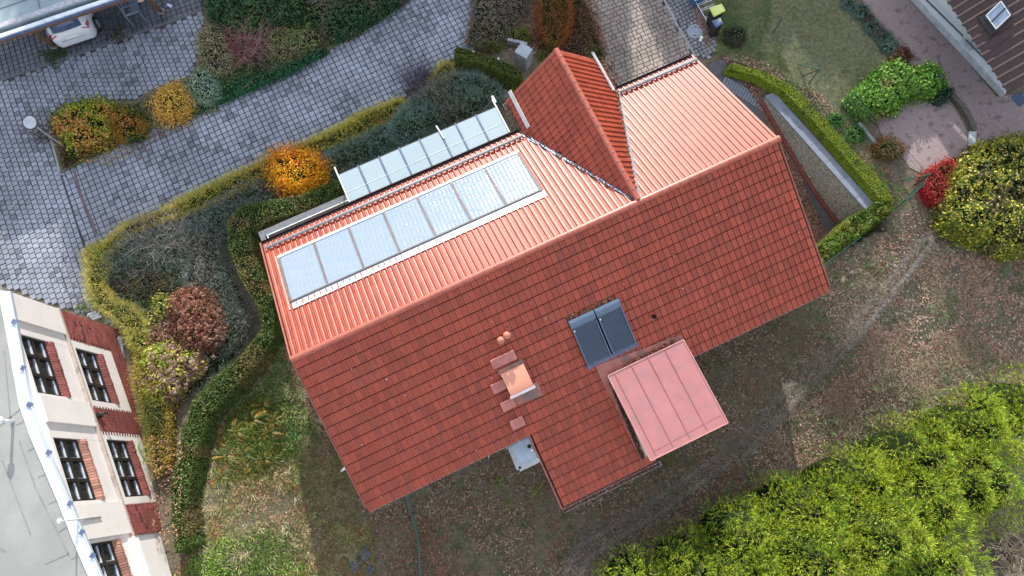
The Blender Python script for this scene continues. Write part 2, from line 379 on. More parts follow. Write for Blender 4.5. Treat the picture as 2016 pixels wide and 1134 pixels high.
# ---------------------------------------------------------------- ground
def axis(lo, hi, a, b, st):
    far = lambda s, e: [s+(e-s)*(k/9)**2 for k in range(1, 10)]
    mid = list(np.arange(a, b+1e-6, st)); return np.array(sorted(far(a, lo))+mid+far(b, hi))
gx, gy = axis(-350, 350, -27, 27, .2), axis(-350, 350, -8, 24, .2)
X, Y = np.meshgrid(gx, gy); Z = T(X, Y)
idx = np.arange(X.size).reshape(X.shape)
F = np.stack([idx[:-1, :-1], idx[:-1, 1:], idx[1:, 1:], idx[1:, :-1]], -1).reshape(-1, 4)
soil = mat('soil', (.085, .062, .045), rough=.95, c2=(.22, .175, .12), scale=9, bump=.9, bscale=30, stain=((.12, .14, .06), 3.5, .52, .45))
tag(nump('ground', np.stack([X.ravel(), Y.ravel(), Z.ravel()], 1), F, soil, smooth=True), kind='structure')
def sheet(name, px, m, z, th=0.02, label=None):
    mb = MB(); mb.prism([at(p, z-th) for p in px], th); o = mb.build(name, m); return tag(o, label, kind='structure')
LAWN = [(1372, 40), (1360, -60), (1640, -60), (1660, -20), (1700, 60), (1748, 118), (1680, 180), (1668, 215), (1700, 262), (1745, 295), (1730, 375), (1650, 290), (1560, 170), (1500, 140), (1440, 118), (1410, 105), (1385, 95)]
lawn_m = mat('lawn_soil', (.07, .085, .04), rough=.95, c2=(.22, .21, .11), scale=7, bump=.8, bscale=50)
sheet('lawn', LAWN, lawn_m, .02)
gravel_m = mat('pink_gravel', (.27, .20, .195), rough=.95, c2=(.40, .31, .30), scale=25, bump=1, bscale=60, stain=((.10, .085, .075), 3., .56, .6))
GRAV = [(1700, -60), (1690, -20), (1715, 45), (1755, 110), (1800, 130), (1850, 140), (1872, 180), (1905, 230), (1915, 255), (1905, 320), (1900, 340), (2080, 330), (2080, 180), (1960, 190), (1890, 105), (1790, 0), (1760, -60)]
sheet('gravel_path', GRAV, gravel_m, .024)
GR2 = [(1725, 240), (1760, 210), (1830, 192), (1868, 195), (1895, 240), (1905, 262), (1900, 320), (1870, 345), (1830, 350), (1790, 330), (1770, 300), (1735, 265)]
sheet('gravel_terrace', GR2, gravel_m, .032)

# ---------------------------------------------------------------- pavings
def pav_mat(name, c, lo=.82, hi=1.14, rough=.6, dark=.5, moss=True, th=.66):
    m = bpy.data.materials.new(name); m.use_nodes = True; n = m.node_tree; b = n.nodes['Principled BSDF']; L = n.links.new
    oi = n.nodes.new('ShaderNodeNewGeometry'); at_ = n.nodes.new('ShaderNodeAttribute'); at_.attribute_name = 'Col'
    ri = n.nodes.new('ShaderNodeObjectInfo')
    # stones that are objects of their own vary by object, the joined ones by their island
    wn = n.nodes.new('ShaderNodeTexWhiteNoise'); wn.noise_dimensions = '2D'; cb = n.nodes.new('ShaderNodeCombineXYZ')
    L(oi.outputs['Random Per Island'], cb.inputs[0]); L(ri.outputs['Random'], cb.inputs[1]); L(cb.outputs[0], wn.inputs['Vector'])
    mr = n.nodes.new('ShaderNodeMapRange'); mr.inputs['To Min'].default_value = lo; mr.inputs['To Max'].default_value = hi; L(wn.outputs['Value'], mr.inputs['Value'])
    nz = n.nodes.new('ShaderNodeTexNoise'); nz.inputs['Scale'].default_value = .45; nz.inputs['Detail'].default_value = 5; L(oi.outputs['Position'], nz.inputs['Vector'])
    m2 = n.nodes.new('ShaderNodeMapRange'); m2.inputs['From Min'].default_value = .38; m2.inputs['From Max'].default_value = .62; m2.inputs['To Min'].default_value = .78; m2.inputs['To Max'].default_value = 1.12; L(nz.outputs['Fac'], m2.inputs['Value'])
    nf = n.nodes.new('ShaderNodeTexNoise'); nf.inputs['Scale'].default_value = 45; nf.inputs['Detail'].default_value = 5; L(oi.outputs['Position'], nf.inputs['Vector'])
    m3_ = n.nodes.new('ShaderNodeMapRange'); m3_.inputs['To Min'].default_value = .7; m3_.inputs['To Max'].default_value = 1.3; L(nf.outputs['Fac'], m3_.inputs['Value'])
    # some whole stones are dark
    n5 = n.nodes.new('ShaderNodeTexNoise'); n5.inputs['Scale'].default_value = .6; L(oi.outputs['Position'], n5.inputs['Vector'])
    ad = n.nodes.new('ShaderNodeMath'); ad.operation = 'MULTIPLY_ADD'; ad.inputs[1].default_value = .6; L(n5.outputs['Fac'], ad.inputs[0]); 
    v2 = n.nodes.new('ShaderNodeMath'); v2.operation = 'MULTIPLY'; v2.inputs[1].default_value = .4; L(wn.outputs['Value'], v2.inputs[0]); L(v2.outputs[0], ad.inputs[2])
    gt = n.nodes.new('ShaderNodeMath'); gt.operation = 'GREATER_THAN'; gt.inputs[1].default_value = th; L(ad.outputs[0], gt.inputs[0])
    dk = n.nodes.new('ShaderNodeMath'); dk.operation = 'MULTIPLY_ADD'; dk.inputs[1].default_value = -dark; dk.inputs[2].default_value = 1; L(gt.outputs[0], dk.inputs[0])
    p = None
    for q in (mr, m2, m3_, dk):
        if p is None: p = q.outputs[0]; continue
        k = n.nodes.new('ShaderNodeMath'); k.operation = 'MULTIPLY'; L(p, k.inputs[0]); L(q.outputs[0], k.inputs[1]); p = k.outputs[0]
    cc = n.nodes.new('ShaderNodeVectorMath'); cc.operation = 'SCALE'; cc.inputs[0].default_value = c; L(p, cc.inputs['Scale'])
    L(cc.outputs[0], b.inputs['Base Color']); b.inputs['Roughness'].default_value = rough
    bp = n.nodes.new('ShaderNodeBump'); bp.inputs['Strength'].default_value = .5; bp.inputs['Distance'].default_value = .01; L(nf.outputs['Fac'], bp.inputs['Height']); L(bp.outputs[0], b.inputs['Normal'])
    MATS[name] = m; return m
def stone_proto(w, l, h=.05, c=.012):
    """one stone: chamfered top, centred; 4+4 vertices"""
    a, b = w/2, l/2; v = [(-a, -b, 0), (a, -b, 0), (a, b, 0), (-a, b, 0), (-a, -b, h-c), (a, -b, h-c), (a, b, h-c), (-a, b, h-c), (-a+c, -b+c, h), (a-c, -b+c, h), (a-c, b-c, h), (-a+c, b-c, h)]
    f = [(8, 9, 10, 11)]+[(i, (i+1) % 4, 4+(i+1) % 4, 4+i) for i in range(4)]+[(4+i, 4+(i+1) % 4, 8+(i+1) % 4, 8+i) for i in range(4)]
    return np.array(v), np.array(f)
def pave(name, px, ang, sw, sl, stones, m, joint_m, holes=(), z=.0, n_ind=300, gap=.018, label=None, near=None, h=.045, fz=None, swap=False):
    """a paved surface (structure) whose stones are parts; stones(i,j)->list of (x,y,w,l) in the paving's own grid"""
    root = sheet(name, px, joint_m, z+.012, label=label)
    poly = [at(p, z) for p in px]; hp = [[at(p, z) for p in hpx] for hpx in holes]
    ca, sa = math.cos(rad(ang)), math.sin(rad(ang)); P = np.array(poly)[:, :2]; R = np.array([[ca, sa], [-sa, ca]]); Q = P@R.T
    L = stones(Q.min(0), Q.max(0)); L = np.array(L)
    C = L[:, :2]@R; ok = inpoly(C[:, 0], C[:, 1], poly)
    for q in hp: ok &= ~inpoly(C[:, 0], C[:, 1], q)
    L, C = L[ok], C[ok]; n = len(L)
    nz_ = np.array(near)[:2] if near is not None else np.zeros(2); order = np.argsort(np.hypot(*(C-nz_).T))
    jit = RNG.normal(size=(n, 3))*np.array([.003, .003, .003])
    ind = order[:n_ind]; rest = order[n_ind:]; protos = {}
    for k in ind:
        key = (round(L[k, 2], 3), round(L[k, 3], 3))
        if key not in protos:
            v, f = stone_proto(key[0]-gap, key[1]-gap, h); me = bpy.data.meshes.new('paving_stone'); me.from_pydata([tuple(a) for a in v], [], [tuple(map(int, a)) for a in f]); me.materials.append(m); protos[key] = me
        o = bpy.data.objects.new('paving_stone', protos[key]); col.objects.link(o); o.parent = root
        o.location = (C[k, 0]+jit[k, 0], C[k, 1]+jit[k, 1], z+.006+jit[k, 2]); o.rotation_euler = (0, 0, rad(ang)+random.gauss(0, .012))
    if len(rest):
        V = []; Fc = []; 
        v0, f0 = stone_proto(1, 1, 1, .05); b = 0
        VV = np.zeros((len(rest), 12, 3)); 
        w = (L[rest, 2]-gap)[:, None]; l = (L[rest, 3]-gap)[:, None]
        base, _ = stone_proto(1, 1, h, .012)
        sx = np.sign(base[:, 0])[None]; sy = np.sign(base[:, 1])[None]; c = np.array([0]*8+[.012]*4)[None]
        lx = sx*(w/2-c); ly = sy*(l/2-c); th = RNG.normal(size=(len(rest), 1))*.012+rad(ang)
        VV[:, :, 0] = lx*np.cos(th)-ly*np.sin(th)+C[rest, 0][:, None]+jit[rest, 0][:, None]
        VV[:, :, 1] = lx*np.sin(th)+ly*np.cos(th)+C[rest, 1][:, None]
        VV[:, :, 2] = base[:, 2][None]+z+.006+jit[rest, 2][:, None]
        FF = f0[None]+12*np.arange(len(rest))[:, None, None]
        o = nump('paving_stones', VV.reshape(-1, 3), FF.reshape(-1, 4), m, root); tag(o, kind='stuff')
    return root
def grid_stones(w, l, off=0., wav=0.):
    def f(lo, hi):
        o = []; i0, i1 = int(lo[0]/w)-1, int(hi[0]/w)+2; j0, j1 = int(lo[1]/l)-1, int(hi[1]/l)+2
        for i in range(i0, i1):
            for j in range(j0, j1): o.append((i*w, (j+off*(i % 2))*l+wav*math.sin(i*w*.9), w, l))
        return o
    return f
def mixed_stones(h, ws):
    def f(lo, hi):
        o = []; j0, j1 = int(lo[1]/h)-1, int(hi[1]/h)+2
        for j in range(j0, j1):
            x = lo[0]-random.random()*.3-.4; k = random.randint(0, 2)
            while x < hi[0]+.3:
                w = ws[k % len(ws)]; k += 1; o.append((x+w/2, j*h, w, h)); x += w
        return o
    return f
joint_m = mat('joint', (.045, .05, .052), rough=1, var=.4, scale=5)
pv_blue = pav_mat('grey_paving', (.265, .285, .34)); pv_warm = pav_mat('warm_paving', (.29, .235, .20), dark=.25); pv_dark = pav_mat('dark_paving', (.13, .135, .16), dark=.3); pv_cob = pav_mat('cobble', (.24, .235, .25), dark=.3)
BED = [(103, 262), (100, 235), (125, 205), (200, 198), (270, 200), (285, 185), (330, 165), (378, 150), (392, 110), (400, 60), (405, 0), (405, -80), (860, -80), (790, 5), (640, 102), (440, 196), (250, 274), (120, 338)]
LANE = [(122, 342), (250, 274), (440, 196), (640, 102), (790, 5), (860, -70), (990, -70), (935, 50), (915, 95), (885, 125), (760, 215), (600, 300), (500, 345), (330, 430), (215, 480), (172, 492)]
YARD = [(-120, 205), (0, 164), (400, 26), (440, 10), (420, 110), (330, 200), (200, 215), (118, 245), (106, 262), (120, 340), (168, 492), (205, 560), (235, 640), (120, 605), (0, 560), (-120, 520)]
CARP = [(-160, 205), (0, 156), (398, 18), (410, -90), (-160, -90)]
pave('lane', LANE, 26.4, .233, .233, grid_stones(.233, .233), pv_blue, joint_m, near=at((200, 440)), holes=[BED], gap=.028)
pave('yard', YARD, 25.6, .233, .233, grid_stones(.233, .225, .5, .05), pv_blue, joint_m, near=at((100, 500)), holes=[BED], gap=.028)
pave('carport_floor', CARP, 21.6, .22, .22, grid_stones(.22, .22, .0), pv_dark, joint_m, near=at((160, 110)), gap=.028, n_ind=200)
sheet('planting_bed', BED, soil, .07, th=.06)
DRIVE = [(1158, -70), (1163, 20), (1190, 110), (1216, 168), (1300, 135), (1366, 108), (1300, -5), (1272, -70)]
DRIVE = [(1150, -70), (1163, 5), (1185, 90), (1213, 172), (1290, 150), (1366, 112), (1303, -5), (1272, -70)]
pave('driveway', DRIVE, 23.5, .3, .2, mixed_stones(.19, (.29, .19, .29, .29, .15)), pv_warm, joint_m, gap=.02)
COB = [(1303, -5), (1272, -70), (1340, -70), (1380, 20), (1400, 60), (1410, 95), (1395, 118), (1368, 110)]
pave('cobbled_strip', COB, 30, .15, .15, mixed_stones(.17, (.17, .15, .2)), pv_cob, joint_m, gap=.03)
# drain, kerbs
def kerb(name, px, w, h, m, label, cat, zb=0., seg=1.0):
    th = Thing(name, tuple(at(px[0], zb)), label, cat)
    for i in range(len(px)-1):
        a, b = at(px[i], zb), at(px[i+1], zb); n = max(1, int(np.linalg.norm(b-a)/seg))
        for k in range(n):
            p, q = a+(b-a)*k/n, a+(b-a)*(k+1)/n; d = (q-p)/np.linalg.norm(q-p)
            if np.linalg.norm(q-p) > .05: th.add(MB().bar(p+d*.006+np.array([0, 0, h/2]), q-d*.006+np.array([0, 0, h/2]), w, h), 'kerbstone', m, bevel=.012)
    return th
mossy = mat('mossy_kerb', (.14, .15, .11), rough=.95, c2=(.08, .12, .03), scale=2.5, bump=.5)
kerb('kerb', [(121, 341), (250, 274), (440, 196), (640, 104), (792, 4), (850, -60)], .1, .12, mossy, 'mossy kerb between the planted bed and the sloping lane', 'kerb')
kerb('kerb', [(100, 262), (120, 340)], .09, .1, concrete, 'short pale kerb at the left end of the planted bed', 'kerb')
kerb('kerb', [(122, 345), (168, 490)], .07, .062, mat('tarry_joint', (.05, .05, .055), rough=.9), 'dark sunken kerb line across the mouth of the lane', 'kerb')
kerb('drain_channel', [(148, 338), (160, 385), (192, 462)], .10, .066, mat('rusty_drain', (.12, .075, .085), rough=.7), 'brownish drain channel crossing the lower end of the lane', 'drain')
kerb('kerb', [(-60, 178), (0, 159), (200, 92), (398, 21)], .12, .058, mat('kerb_dark', (.13, .13, .15), rough=.9), 'low grey kerb line between the carport floor and the yard', 'kerb')
kerb('kerb', [(1303, -8), (1335, 55), (1369, 112)], .09, .06, concrete, 'thin grey kerb between the driveway and the cobbled strip', 'kerb')

# ---------------------------------------------------------------- the red-roofed house
CP, SP_ = math.cos(PITCH), math.sin(PITCH)
DF = W*CP-np.array([0, 0, SP_]); NF = W*SP_+np.array([0, 0, CP])
DB = -W*CP-np.array([0, 0, SP_]); NB = -W*SP_+np.array([0, 0, CP])
house = Thing('house', tuple(uvw(8.5, 0, -1)), 'long house with red clay tiled roof, ridge running diagonally across the picture', 'house')
wall_m = mat('render_wall', (.68, .66, .6), rough=.85, var=.08)
mb = MB()
def shell(mb, u0, u1, v0, v1, zb, inset=.3):
    z = lambda v: ZR-abs(v)*math.tan(PITCH)-.3
    prof = [(v0, zb), (v0, z(v0)), (0, z(0)), (v1, z(v1)), (v1, zb)]
    mb.hexa([uvw(u0, v, zz) for v, zz in prof], [uvw(u1, v, zz) for v, zz in prof])
shell(mb, .35, 16.7, -4.4, 4.45, -3.4)
mb.hexa([uvw(u, v, -3.6) for u, v in ((6.0, 4.4), (11.3, 4.4), (11.3, 7.2), (6.0, 7.2))], [uvw(u, v, z) for u, v, z in ((6.0, 4.4, 2.75), (11.3, 4.4, 2.75), (11.3, 7.2, 1.55), (6.0, 7.2, 1.55))])
mb.hexa([uvw(u, v, -.2) for u, v in ((10.5, -5.7), (13.35, -5.7), (13.35, -4.3), (10.5, -4.3))], [uvw(u, v, 2.7) for u, v in ((10.5, -5.7), (13.35, -5.7), (13.35, -4.3), (10.5, -4.3))])
mb.hexa([uvw(10.5, -5.7, 2.7), uvw(13.35, -5.7, 2.7), uvw(11.93, -5.7, 4.4)], [uvw(10.5, -4.3, 2.7), uvw(13.35, -4.3, 2.7), uvw(11.93, -4.3, 4.4)])
house.add(mb, 'wall', wall_m)
TW, TH = .2046, .3458
def tile_proto(gap, w=TW, l=TH):
    xs = np.array([0.004, .008, .016, .050, .066, .078, .108, .135, .162, .2012])*w/.2046
    zs = np.array([.006, .034, .042, .042, .028, .004, .001, .007, .001, .003])
    n = len(xs); v = []
    for x, z in zip(xs, zs): v.append((x, 0, z))
    for x, z in zip(xs, zs): v.append((x, -(l-gap), z+.016))
    for x, z in zip(xs, zs): v.append((x, -(l-gap), z-.03))
    f = [(n+i, n+i+1, i+1, i) for i in range(n-1)]+[(2*n+i, 2*n+i+1, n+i+1, n+i) for i in range(n-1)]
    return np.array(v), np.array(f)
def tile_mesh(m, TV, TF):
    me = bpy.data.meshes.new('tile'); me.from_pydata([tuple(a) for a in TV], [], [tuple(map(int, a)) for a in TF]); me.materials.append(m)
    return me
def slope(name, O, Xd, Dd, Nn, c0, c1, r1, keep, m, n_ind=0, r0=0, board=True, off=.02, gap=.03):
    """one roof slope: boarding under it, tiles laid from the ridge down"""
    TV, TF = tile_proto(gap); O = np.array(O, float); Xd = np.array(Xd, float)
    mb = MB()
    for (a, b, s0, s1) in board:
        q = [O+Xd*a+Dd*s0-Nn*.16, O+Xd*b+Dd*s0-Nn*.16, O+Xd*b+Dd*s1-Nn*.16, O+Xd*a+Dd*s1-Nn*.16]; mb.prism(q, .125, Nn)
    part = house.add(mb, name, mat('roof_board', (.05, .018, .014), rough=.9))  # dark colour stands in for the shade in the gaps between tiles
    cells = [(c, r) for r in range(r0, r1) for c in range(c0, c1) if keep((c+.5)*TW, (r+.5)*TH)]
    P = np.array([O+Xd*c*TW+Dd*r*TH+Nn*(off+random.gauss(0, .0015)) for c, r in cells]); n = len(P)
    if not n: return part
    order = np.argsort(np.linalg.norm(P-np.array([0, 0, CAM_H]), axis=1))
    ind, rest = order[:n_ind], order[n_ind:]; M = np.stack([Xd, -Dd, Nn], 1)
    if np.linalg.det(M) < 0: raise Exception('handed '+name)
    if n_ind:
        me = tile_mesh(m, TV, TF); R4 = Matrix([list(M[0]), list(M[1]), list(M[2])]).to_4x4()
        for k in ind:
            o = bpy.data.objects.new('tile', me); col.objects.link(o); o.parent = part
            o.matrix_local = Matrix.Translation(P[k]) @ R4 @ Matrix.Rotation(random.gauss(0, .004), 4, 'Z')
    if len(rest):
        V = (TV@M.T)[None]+P[rest][:, None]; FF = TF[None]+len(TV)*np.arange(len(rest))[:, None, None]
        tag(nump('tiles', V.reshape(-1, 3), FF.reshape(-1, 4), m, part), kind='stuff')
    return part
RO = uvw(0, 0, ZR)
RED = (.38, .066, .030)
tmF = tile_mat('tiles_front', RED, U, DF, RO, TW, TH, rough=.42, grime=.5)
NC = 83; SL = 5.36
LW = 17.02
def keepF(u, s):
    v = s*CP
    if v > 4.93 and not (5.68 < u < 9.12): return False
    if 8.3 < u < 10.05 and 2.5 < v < 3.75: return False
    if 9.3 < u < 11.4 and v > 4.7: return False
    if v > 7.64: return False
    if 8.75 < u < 11.4 and v > 4.55 and v < 7.1: return False
    return True
sF = slope('front_roof_slope', RO, U, DF, NF, 0, NC, 25, keepF, tmF, 300, board=[(.02, LW-.02, 0, 5.33), (5.7, 9.3, 5.335, 8.36)])
tmB = tile_mat('tiles_back', RED, -U, DB, uvw(LW, 0, ZR), TW, TH, rough=.42, grime=.2)
def keepB(x, s):
    u = LW-x; v = -s*CP
    if .5 < u < 9.4 and -3.8 < v < -1.75: return False
    if v < -.8 and abs(u-11.93) < (-v-.35)*.38: return False
    return s < 5.3
sB = slope('back_roof_slope', uvw(LW, 0, ZR), -U, DB, NB, 0, NC, 16, keepB, tmB, 0, gap=.014, board=[(.02, LW-.02, 0, 5.25)])
# cross gable: ridge along -W at u=11.93
UG = 11.93; GH = 2.0; GW = 1.86; GP = math.atan2(GH, GW); gL = math.hypot(GH, GW)+.08
for sgn, nm in ((-1, 'gable_roof_slope_left'), (1, 'gable_roof_slope_right')):
    Dd = sgn*U*math.cos(GP)-np.array([0, 0, math.sin(GP)]); Nn = sgn*U*math.sin(GP)+np.array([0, 0, math.cos(GP)])
    if sgn < 0: O = uvw(UG, -6.05, ZR); Xd = W
    else: O = uvw(UG, -6.05+30*TW, ZR); Xd = -W
    tm = tile_mat('tiles_'+nm, (RED[0]*(1 if sgn < 0 else 1.0), RED[1], RED[2]), Xd, Dd, O, TW, TH, rough=.45, grime=.1)
    def keepG(x, s, sg=sgn):
        v = -6.05+x if sg < 0 else -6.05+30*TW-x
        zt = ZR-s*math.sin(GP); zm = ZR-abs(v)*math.tan(PITCH)
        return s < gL-.05 and zt > zm-.05 and v < -.12
    # boarding as a triangle-ended sheet above the main slope
    mb = MB(); vt = lambda s: -s*math.sin(GP)/math.tan(PITCH)
    q = [uvw(UG, -6.0, ZR)-Nn*.12, uvw(UG, 0, ZR)-Nn*.12, uvw(UG, -6.0, ZR)+Dd*gL+W*(6.0+vt(gL))-Nn*.12, uvw(UG, -6.0, ZR)+Dd*gL-Nn*.12]
    mb.prism(q, .11, Nn); part = None
    part = slope(nm, O, Xd, Dd, Nn, 0, 30, 8, keepG, tm, 0, board=[])
    house.own(mb.build('roof_boarding', MATS['roof_board']), None)
# ridge tiles
cap_m = mat('ridge_clay', (.40, .10, .06), rough=.4, var=.15, scale=4)
def ridge(a, b, n, r=.105, lift=.03):
    a = np.array(a); b = np.array(b); d = (b-a)/n; L = np.linalg.norm(d); dn = d/L; x = np.cross(dn, [0, 0, 1.]); x /= np.linalg.norm(x)
    k = 9; v = []; f = []
    for end, rr in ((0, r), (L*.9, r*.93), (L*.9, r*1.06), (L+.03, r*1.06)):
        b0 = len(v)
        for i in range(k):
            t = math.pi*i/(k-1); v.append(tuple(x*rr*1.05*math.cos(t)+np.array([0, 0, rr*math.sin(t)*.85])+dn*end))
        if b0:
            for i in range(k-1): f.append((b0-k+i, b0-k+i+1, b0+i+1, b0+i))
    e = len(v)-k; f.append(tuple(range(e, e+k)))
    me = bpy.data.meshes.new('ridge_tile'); me.from_pydata(v, [], f); me.materials.append(cap_m)
    clip = bpy.data.meshes.new('clip'); mb = MB(); mb.obox(dn*(L*.96)+np.array([0, 0, r*.98]), dn, x, np.cross(dn, x), .02, .018, .008)
    first = None
    for i in range(n):
        o = bpy.data.objects.new('ridge_tile', me); col.objects.link(o); o.location = tuple(a+d*i+np.array([0, 0, lift])); house.own(o)
        if first is None: first = mb.build('clip', mat('clip', (.35, .25, .22), rough=.5)); c = first
        else: c = first.copy(); col.objects.link(c)
        c.parent = o
ridge(uvw(-.03, 0, ZR), uvw(17.06, 0, ZR), 47)
ridge(uvw(UG, -6.1, ZR+.02), uvw(UG, -.1, ZR+.02), 17, r=.1)
# verge tiles / barge boards
vb_m = mat('verge', (.33, .09, .06), rough=.5)
for u0 in (-.035, LW+.035):
    for D_ in (DF, DB): house.add(MB().bar(uvw(u0, 0, ZR)-np.array([0, 0, .05]), uvw(u0, 0, ZR)+D_*5.32-np.array([0, 0, .05]), .05, .15, up=np.cross(U, D_)), 'verge_board', vb_m)
house.add(MB().bar(uvw(5.64, 4.95, ZR-4.95*math.tan(PITCH)-.06), uvw(5.64, 7.62, ZR-7.62*math.tan(PITCH)-.06), .05, .15), 'verge_board', vb_m)
for sg in (-1, 1):
    Dd = sg*U*math.cos(GP)-np.array([0, 0, math.sin(GP)]); house.add(MB().bar(uvw(UG, -6.08, ZR-.05), uvw(UG, -6.08, ZR-.05)+Dd*gL, .05, .15, up=-W), 'verge_board', vb_m)
# valleys (lead) of the cross gable
lead = mat('lead', (.10, .15, .24), rough=.4, metal=.3, var=.4, scale=6)
for sg in (-1, 1):
    ve = gL*math.sin(GP)/math.tan(PITCH); mb = MB(); a = uvw(UG, -.05, ZR-.0); b = uvw(UG+sg*GW*1.0, -4.62, ZR-4.62*math.tan(PITCH))
    s_ = U*sg*.17
    mb.hexa([a+NB*.03, b+NB*.03, b+s_+NB*.035, a+s_*.6+NB*.035], [a+NB*.05, b+NB*.05, b+s_+NB*.065, a+s_*.6+NB*.065]); house.add(mb, 'valley_flashing', lead if sg < 0 else mat('lead_grey', (.16, .15, .15), rough=.6))
# gutters
def gutter(a, b, out, name='gutter', m=zinc, w=.14):
    a = np.array(a); b = np.array(b); out = np.array(out); mb = MB(); dz = np.array([0, 0, 1.]); t = .008
    mb.hexa([a, b, b+out*w, a+out*w], [p+dz*t for p in (a, b, b+out*w, a+out*w)])
    for s in (0, w-t):
        p, q = a+out*s+dz*t, b+out*s+dz*t; mb.hexa([p, q, q+out*t, p+out*t], [x+dz*.09 for x in (p, q, q+out*t, p+out*t)])
    return house.add(mb, name, m)
zf = ZR-4.95*math.tan(PITCH)-.07
gm = mat('gutter_zinc', (.42, .40, .42), rough=.5)
gutter(uvw(0, 4.93, zf-.05), uvw(5.62, 4.93, zf-.05), W, m=gm)
gutter(uvw(11.45, 4.93, zf-.05), uvw(LW, 4.93, zf-.05), W, m=gm)
zf2 = ZR-7.66*math.tan(PITCH)-.07
gutter(uvw(5.66, 7.66, zf2-.05), uvw(9.35, 7.66, zf2-.05), W, m=gm)
dk = mat('dark_gutter', (.05, .015, .02), rough=.6)
gutter(uvw(0, -4.86, zf-.02), uvw(10.0, -4.86, zf-.02), -W, m=dk, w=.1)
gutter(uvw(13.85, -4.86, zf-.02), uvw(LW, -4.86, zf-.02), -W, m=dk, w=.1)
LEAFPAL = [(.20, .055, .025), (.13, .045, .03), (.27, .10, .045), (.09, .035, .025), (.33, .17, .09), (.16, .08, .05)]
def scatter_line(name, label, a, b, w, n, nrm=(0, 0, 1), size=.035, pal=LEAFPAL, dz=.03, out=None, parent=None, cat='fallen leaves', pile=0.):
    a = np.array(a, float); b = np.array(b, float); out = np.array(out if out is not None else W)
    t = RNG.random(n)[:, None]; s = RNG.random(n)[:, None]; N = np.array(nrm, float)
    P = a+(b-a)*t+out*w*s+N*(dz+pile*RNG.random(n)[:, None]*np.minimum(1, 2.2*s)); v, f, c = leaves(P, np.tile(N, (n, 1)), size, pal_pick(pal, n), 'leaf', .6, .6)
    o = nump(name, v, f, leafdull, None, cols=np.clip(c, 0, 1)); return tag(o, label, cat, kind='stuff')
scatter_line('fallen_leaves', 'brown leaves filling the front gutter of the left half of the house', uvw(0, 4.95, zf-.03), uvw(5.62, 4.95, zf-.03), .1, 900)
scatter_line('fallen_leaves', 'brown leaves in the front gutter on the right half of the house', uvw(11.5, 4.95, zf-.03), uvw(LW, 4.95, zf-.03), .1, 800)
scatter_line('fallen_leaves', 'brown leaves in the gutter of the lowest tiled roof corner', uvw(5.66, 7.68, zf2-.03), uvw(9.3, 7.68, zf2-.03), .1, 650)
# skylight band
sk = Thing('skylight_band', tuple(uvw(5, -3, 3.8)), 'row of seven big reflecting honeycomb glass panes in the back roof slope', 'skylight')
gl = bpy.data.materials.new('honeycomb_glass'); gl.use_nodes = True; n = gl.node_tree; b = n.nodes['Principled BSDF']
b.inputs['Base Color'].default_value = (.27, .335, .43, 1); b.inputs['Roughness'].default_value = .13; b.inputs['Metallic'].default_value = .1; b.inputs['Specular IOR Level'].default_value = .45
geo = n.nodes.new('ShaderNodeNewGeometry'); vd = n.nodes.new('ShaderNodeTexVoronoi'); vd.inputs['Scale'].default_value = 7; vd.inputs['Randomness'].default_value = .1; vd.feature = 'SMOOTH_F1'
mp = n.nodes.new('ShaderNodeMapping'); mp.inputs['Rotation'].default_value = (0, rad(8), rad(-25)); n.links.new(geo.outputs['Position'], mp.inputs['Vector']); n.links.new(mp.outputs[0], vd.inputs['Vector'])
bp = n.nodes.new('ShaderNodeBump'); bp.inputs['Strength'].default_value = .65; bp.inputs['Distance'].default_value = .035; n.links.new(vd.outputs['Distance'], bp.inputs['Height'])
n2 = n.nodes.new('ShaderNodeTexNoise'); n2.inputs['Scale'].default_value = 1.2; n.links.new(geo.outputs['Position'], n2.inputs['Vector'])
b2 = n.nodes.new('ShaderNodeBump'); b2.inputs['Strength'].default_value = .25; b2.inputs['Distance'].default_value = .1; n.links.new(n2.outputs['Fac'], b2.inputs['Height']); n.links.new(bp.outputs[0], b2.inputs['Normal']); n.links.new(b2.outputs[0], b.inputs['Normal'])
sp = lambda u, v, h=0.: uvw(u, v, ZR-abs(v)*math.tan(PITCH))+NB*h
u0, u1, v0, v1 = .46, 9.44, -3.88, -1.98; pw = (u1-u0)/7
frm = mat('skylight_frame', (.13, .11, .10), rough=.6); frm2 = mat('skylight_white', (.72, .70, .68), rough=.35)
for i in range(7):
    a, b_ = u0+pw*i+.03, u0+pw*(i+1)-.03
    sk.add(MB().hexa([sp(a, v1-.03, .06), sp(b_, v1-.03, .06), sp(b_, v0+.04, .06), sp(a, v0+.04, .06)], [sp(a, v1-.03, .085), sp(b_, v1-.03, .085), sp(b_, v0+.04, .085), sp(a, v0+.04, .085)]), 'pane', gl)
for i in range(8):
    u_ = u0+pw*i; mb = MB(); w = .042
    mb.hexa([sp(u_-w, v1, .0), sp(u_+w, v1, .0), sp(u_+w, v0, .0), sp(u_-w, v0, .0)], [sp(u_-w, v1, .11), sp(u_+w, v1, .11), sp(u_+w, v0, .11), sp(u_-w, v0, .11)]); sk.add(mb, 'glazing_bar', frm)
mb = MB(); mb.hexa([sp(u0-.03, v0-.05, 0), sp(u1+.03, v0-.05, 0), sp(u1+.03, v0+.03, 0), sp(u0-.03, v0+.03, 0)], [sp(u0-.03, v0-.05, .115), sp(u1+.03, v0-.05, .115), sp(u1+.03, v0+.03, .115), sp(u0-.03, v0+.03, .115)]); sk.add(mb, 'lower_rail', frm2)
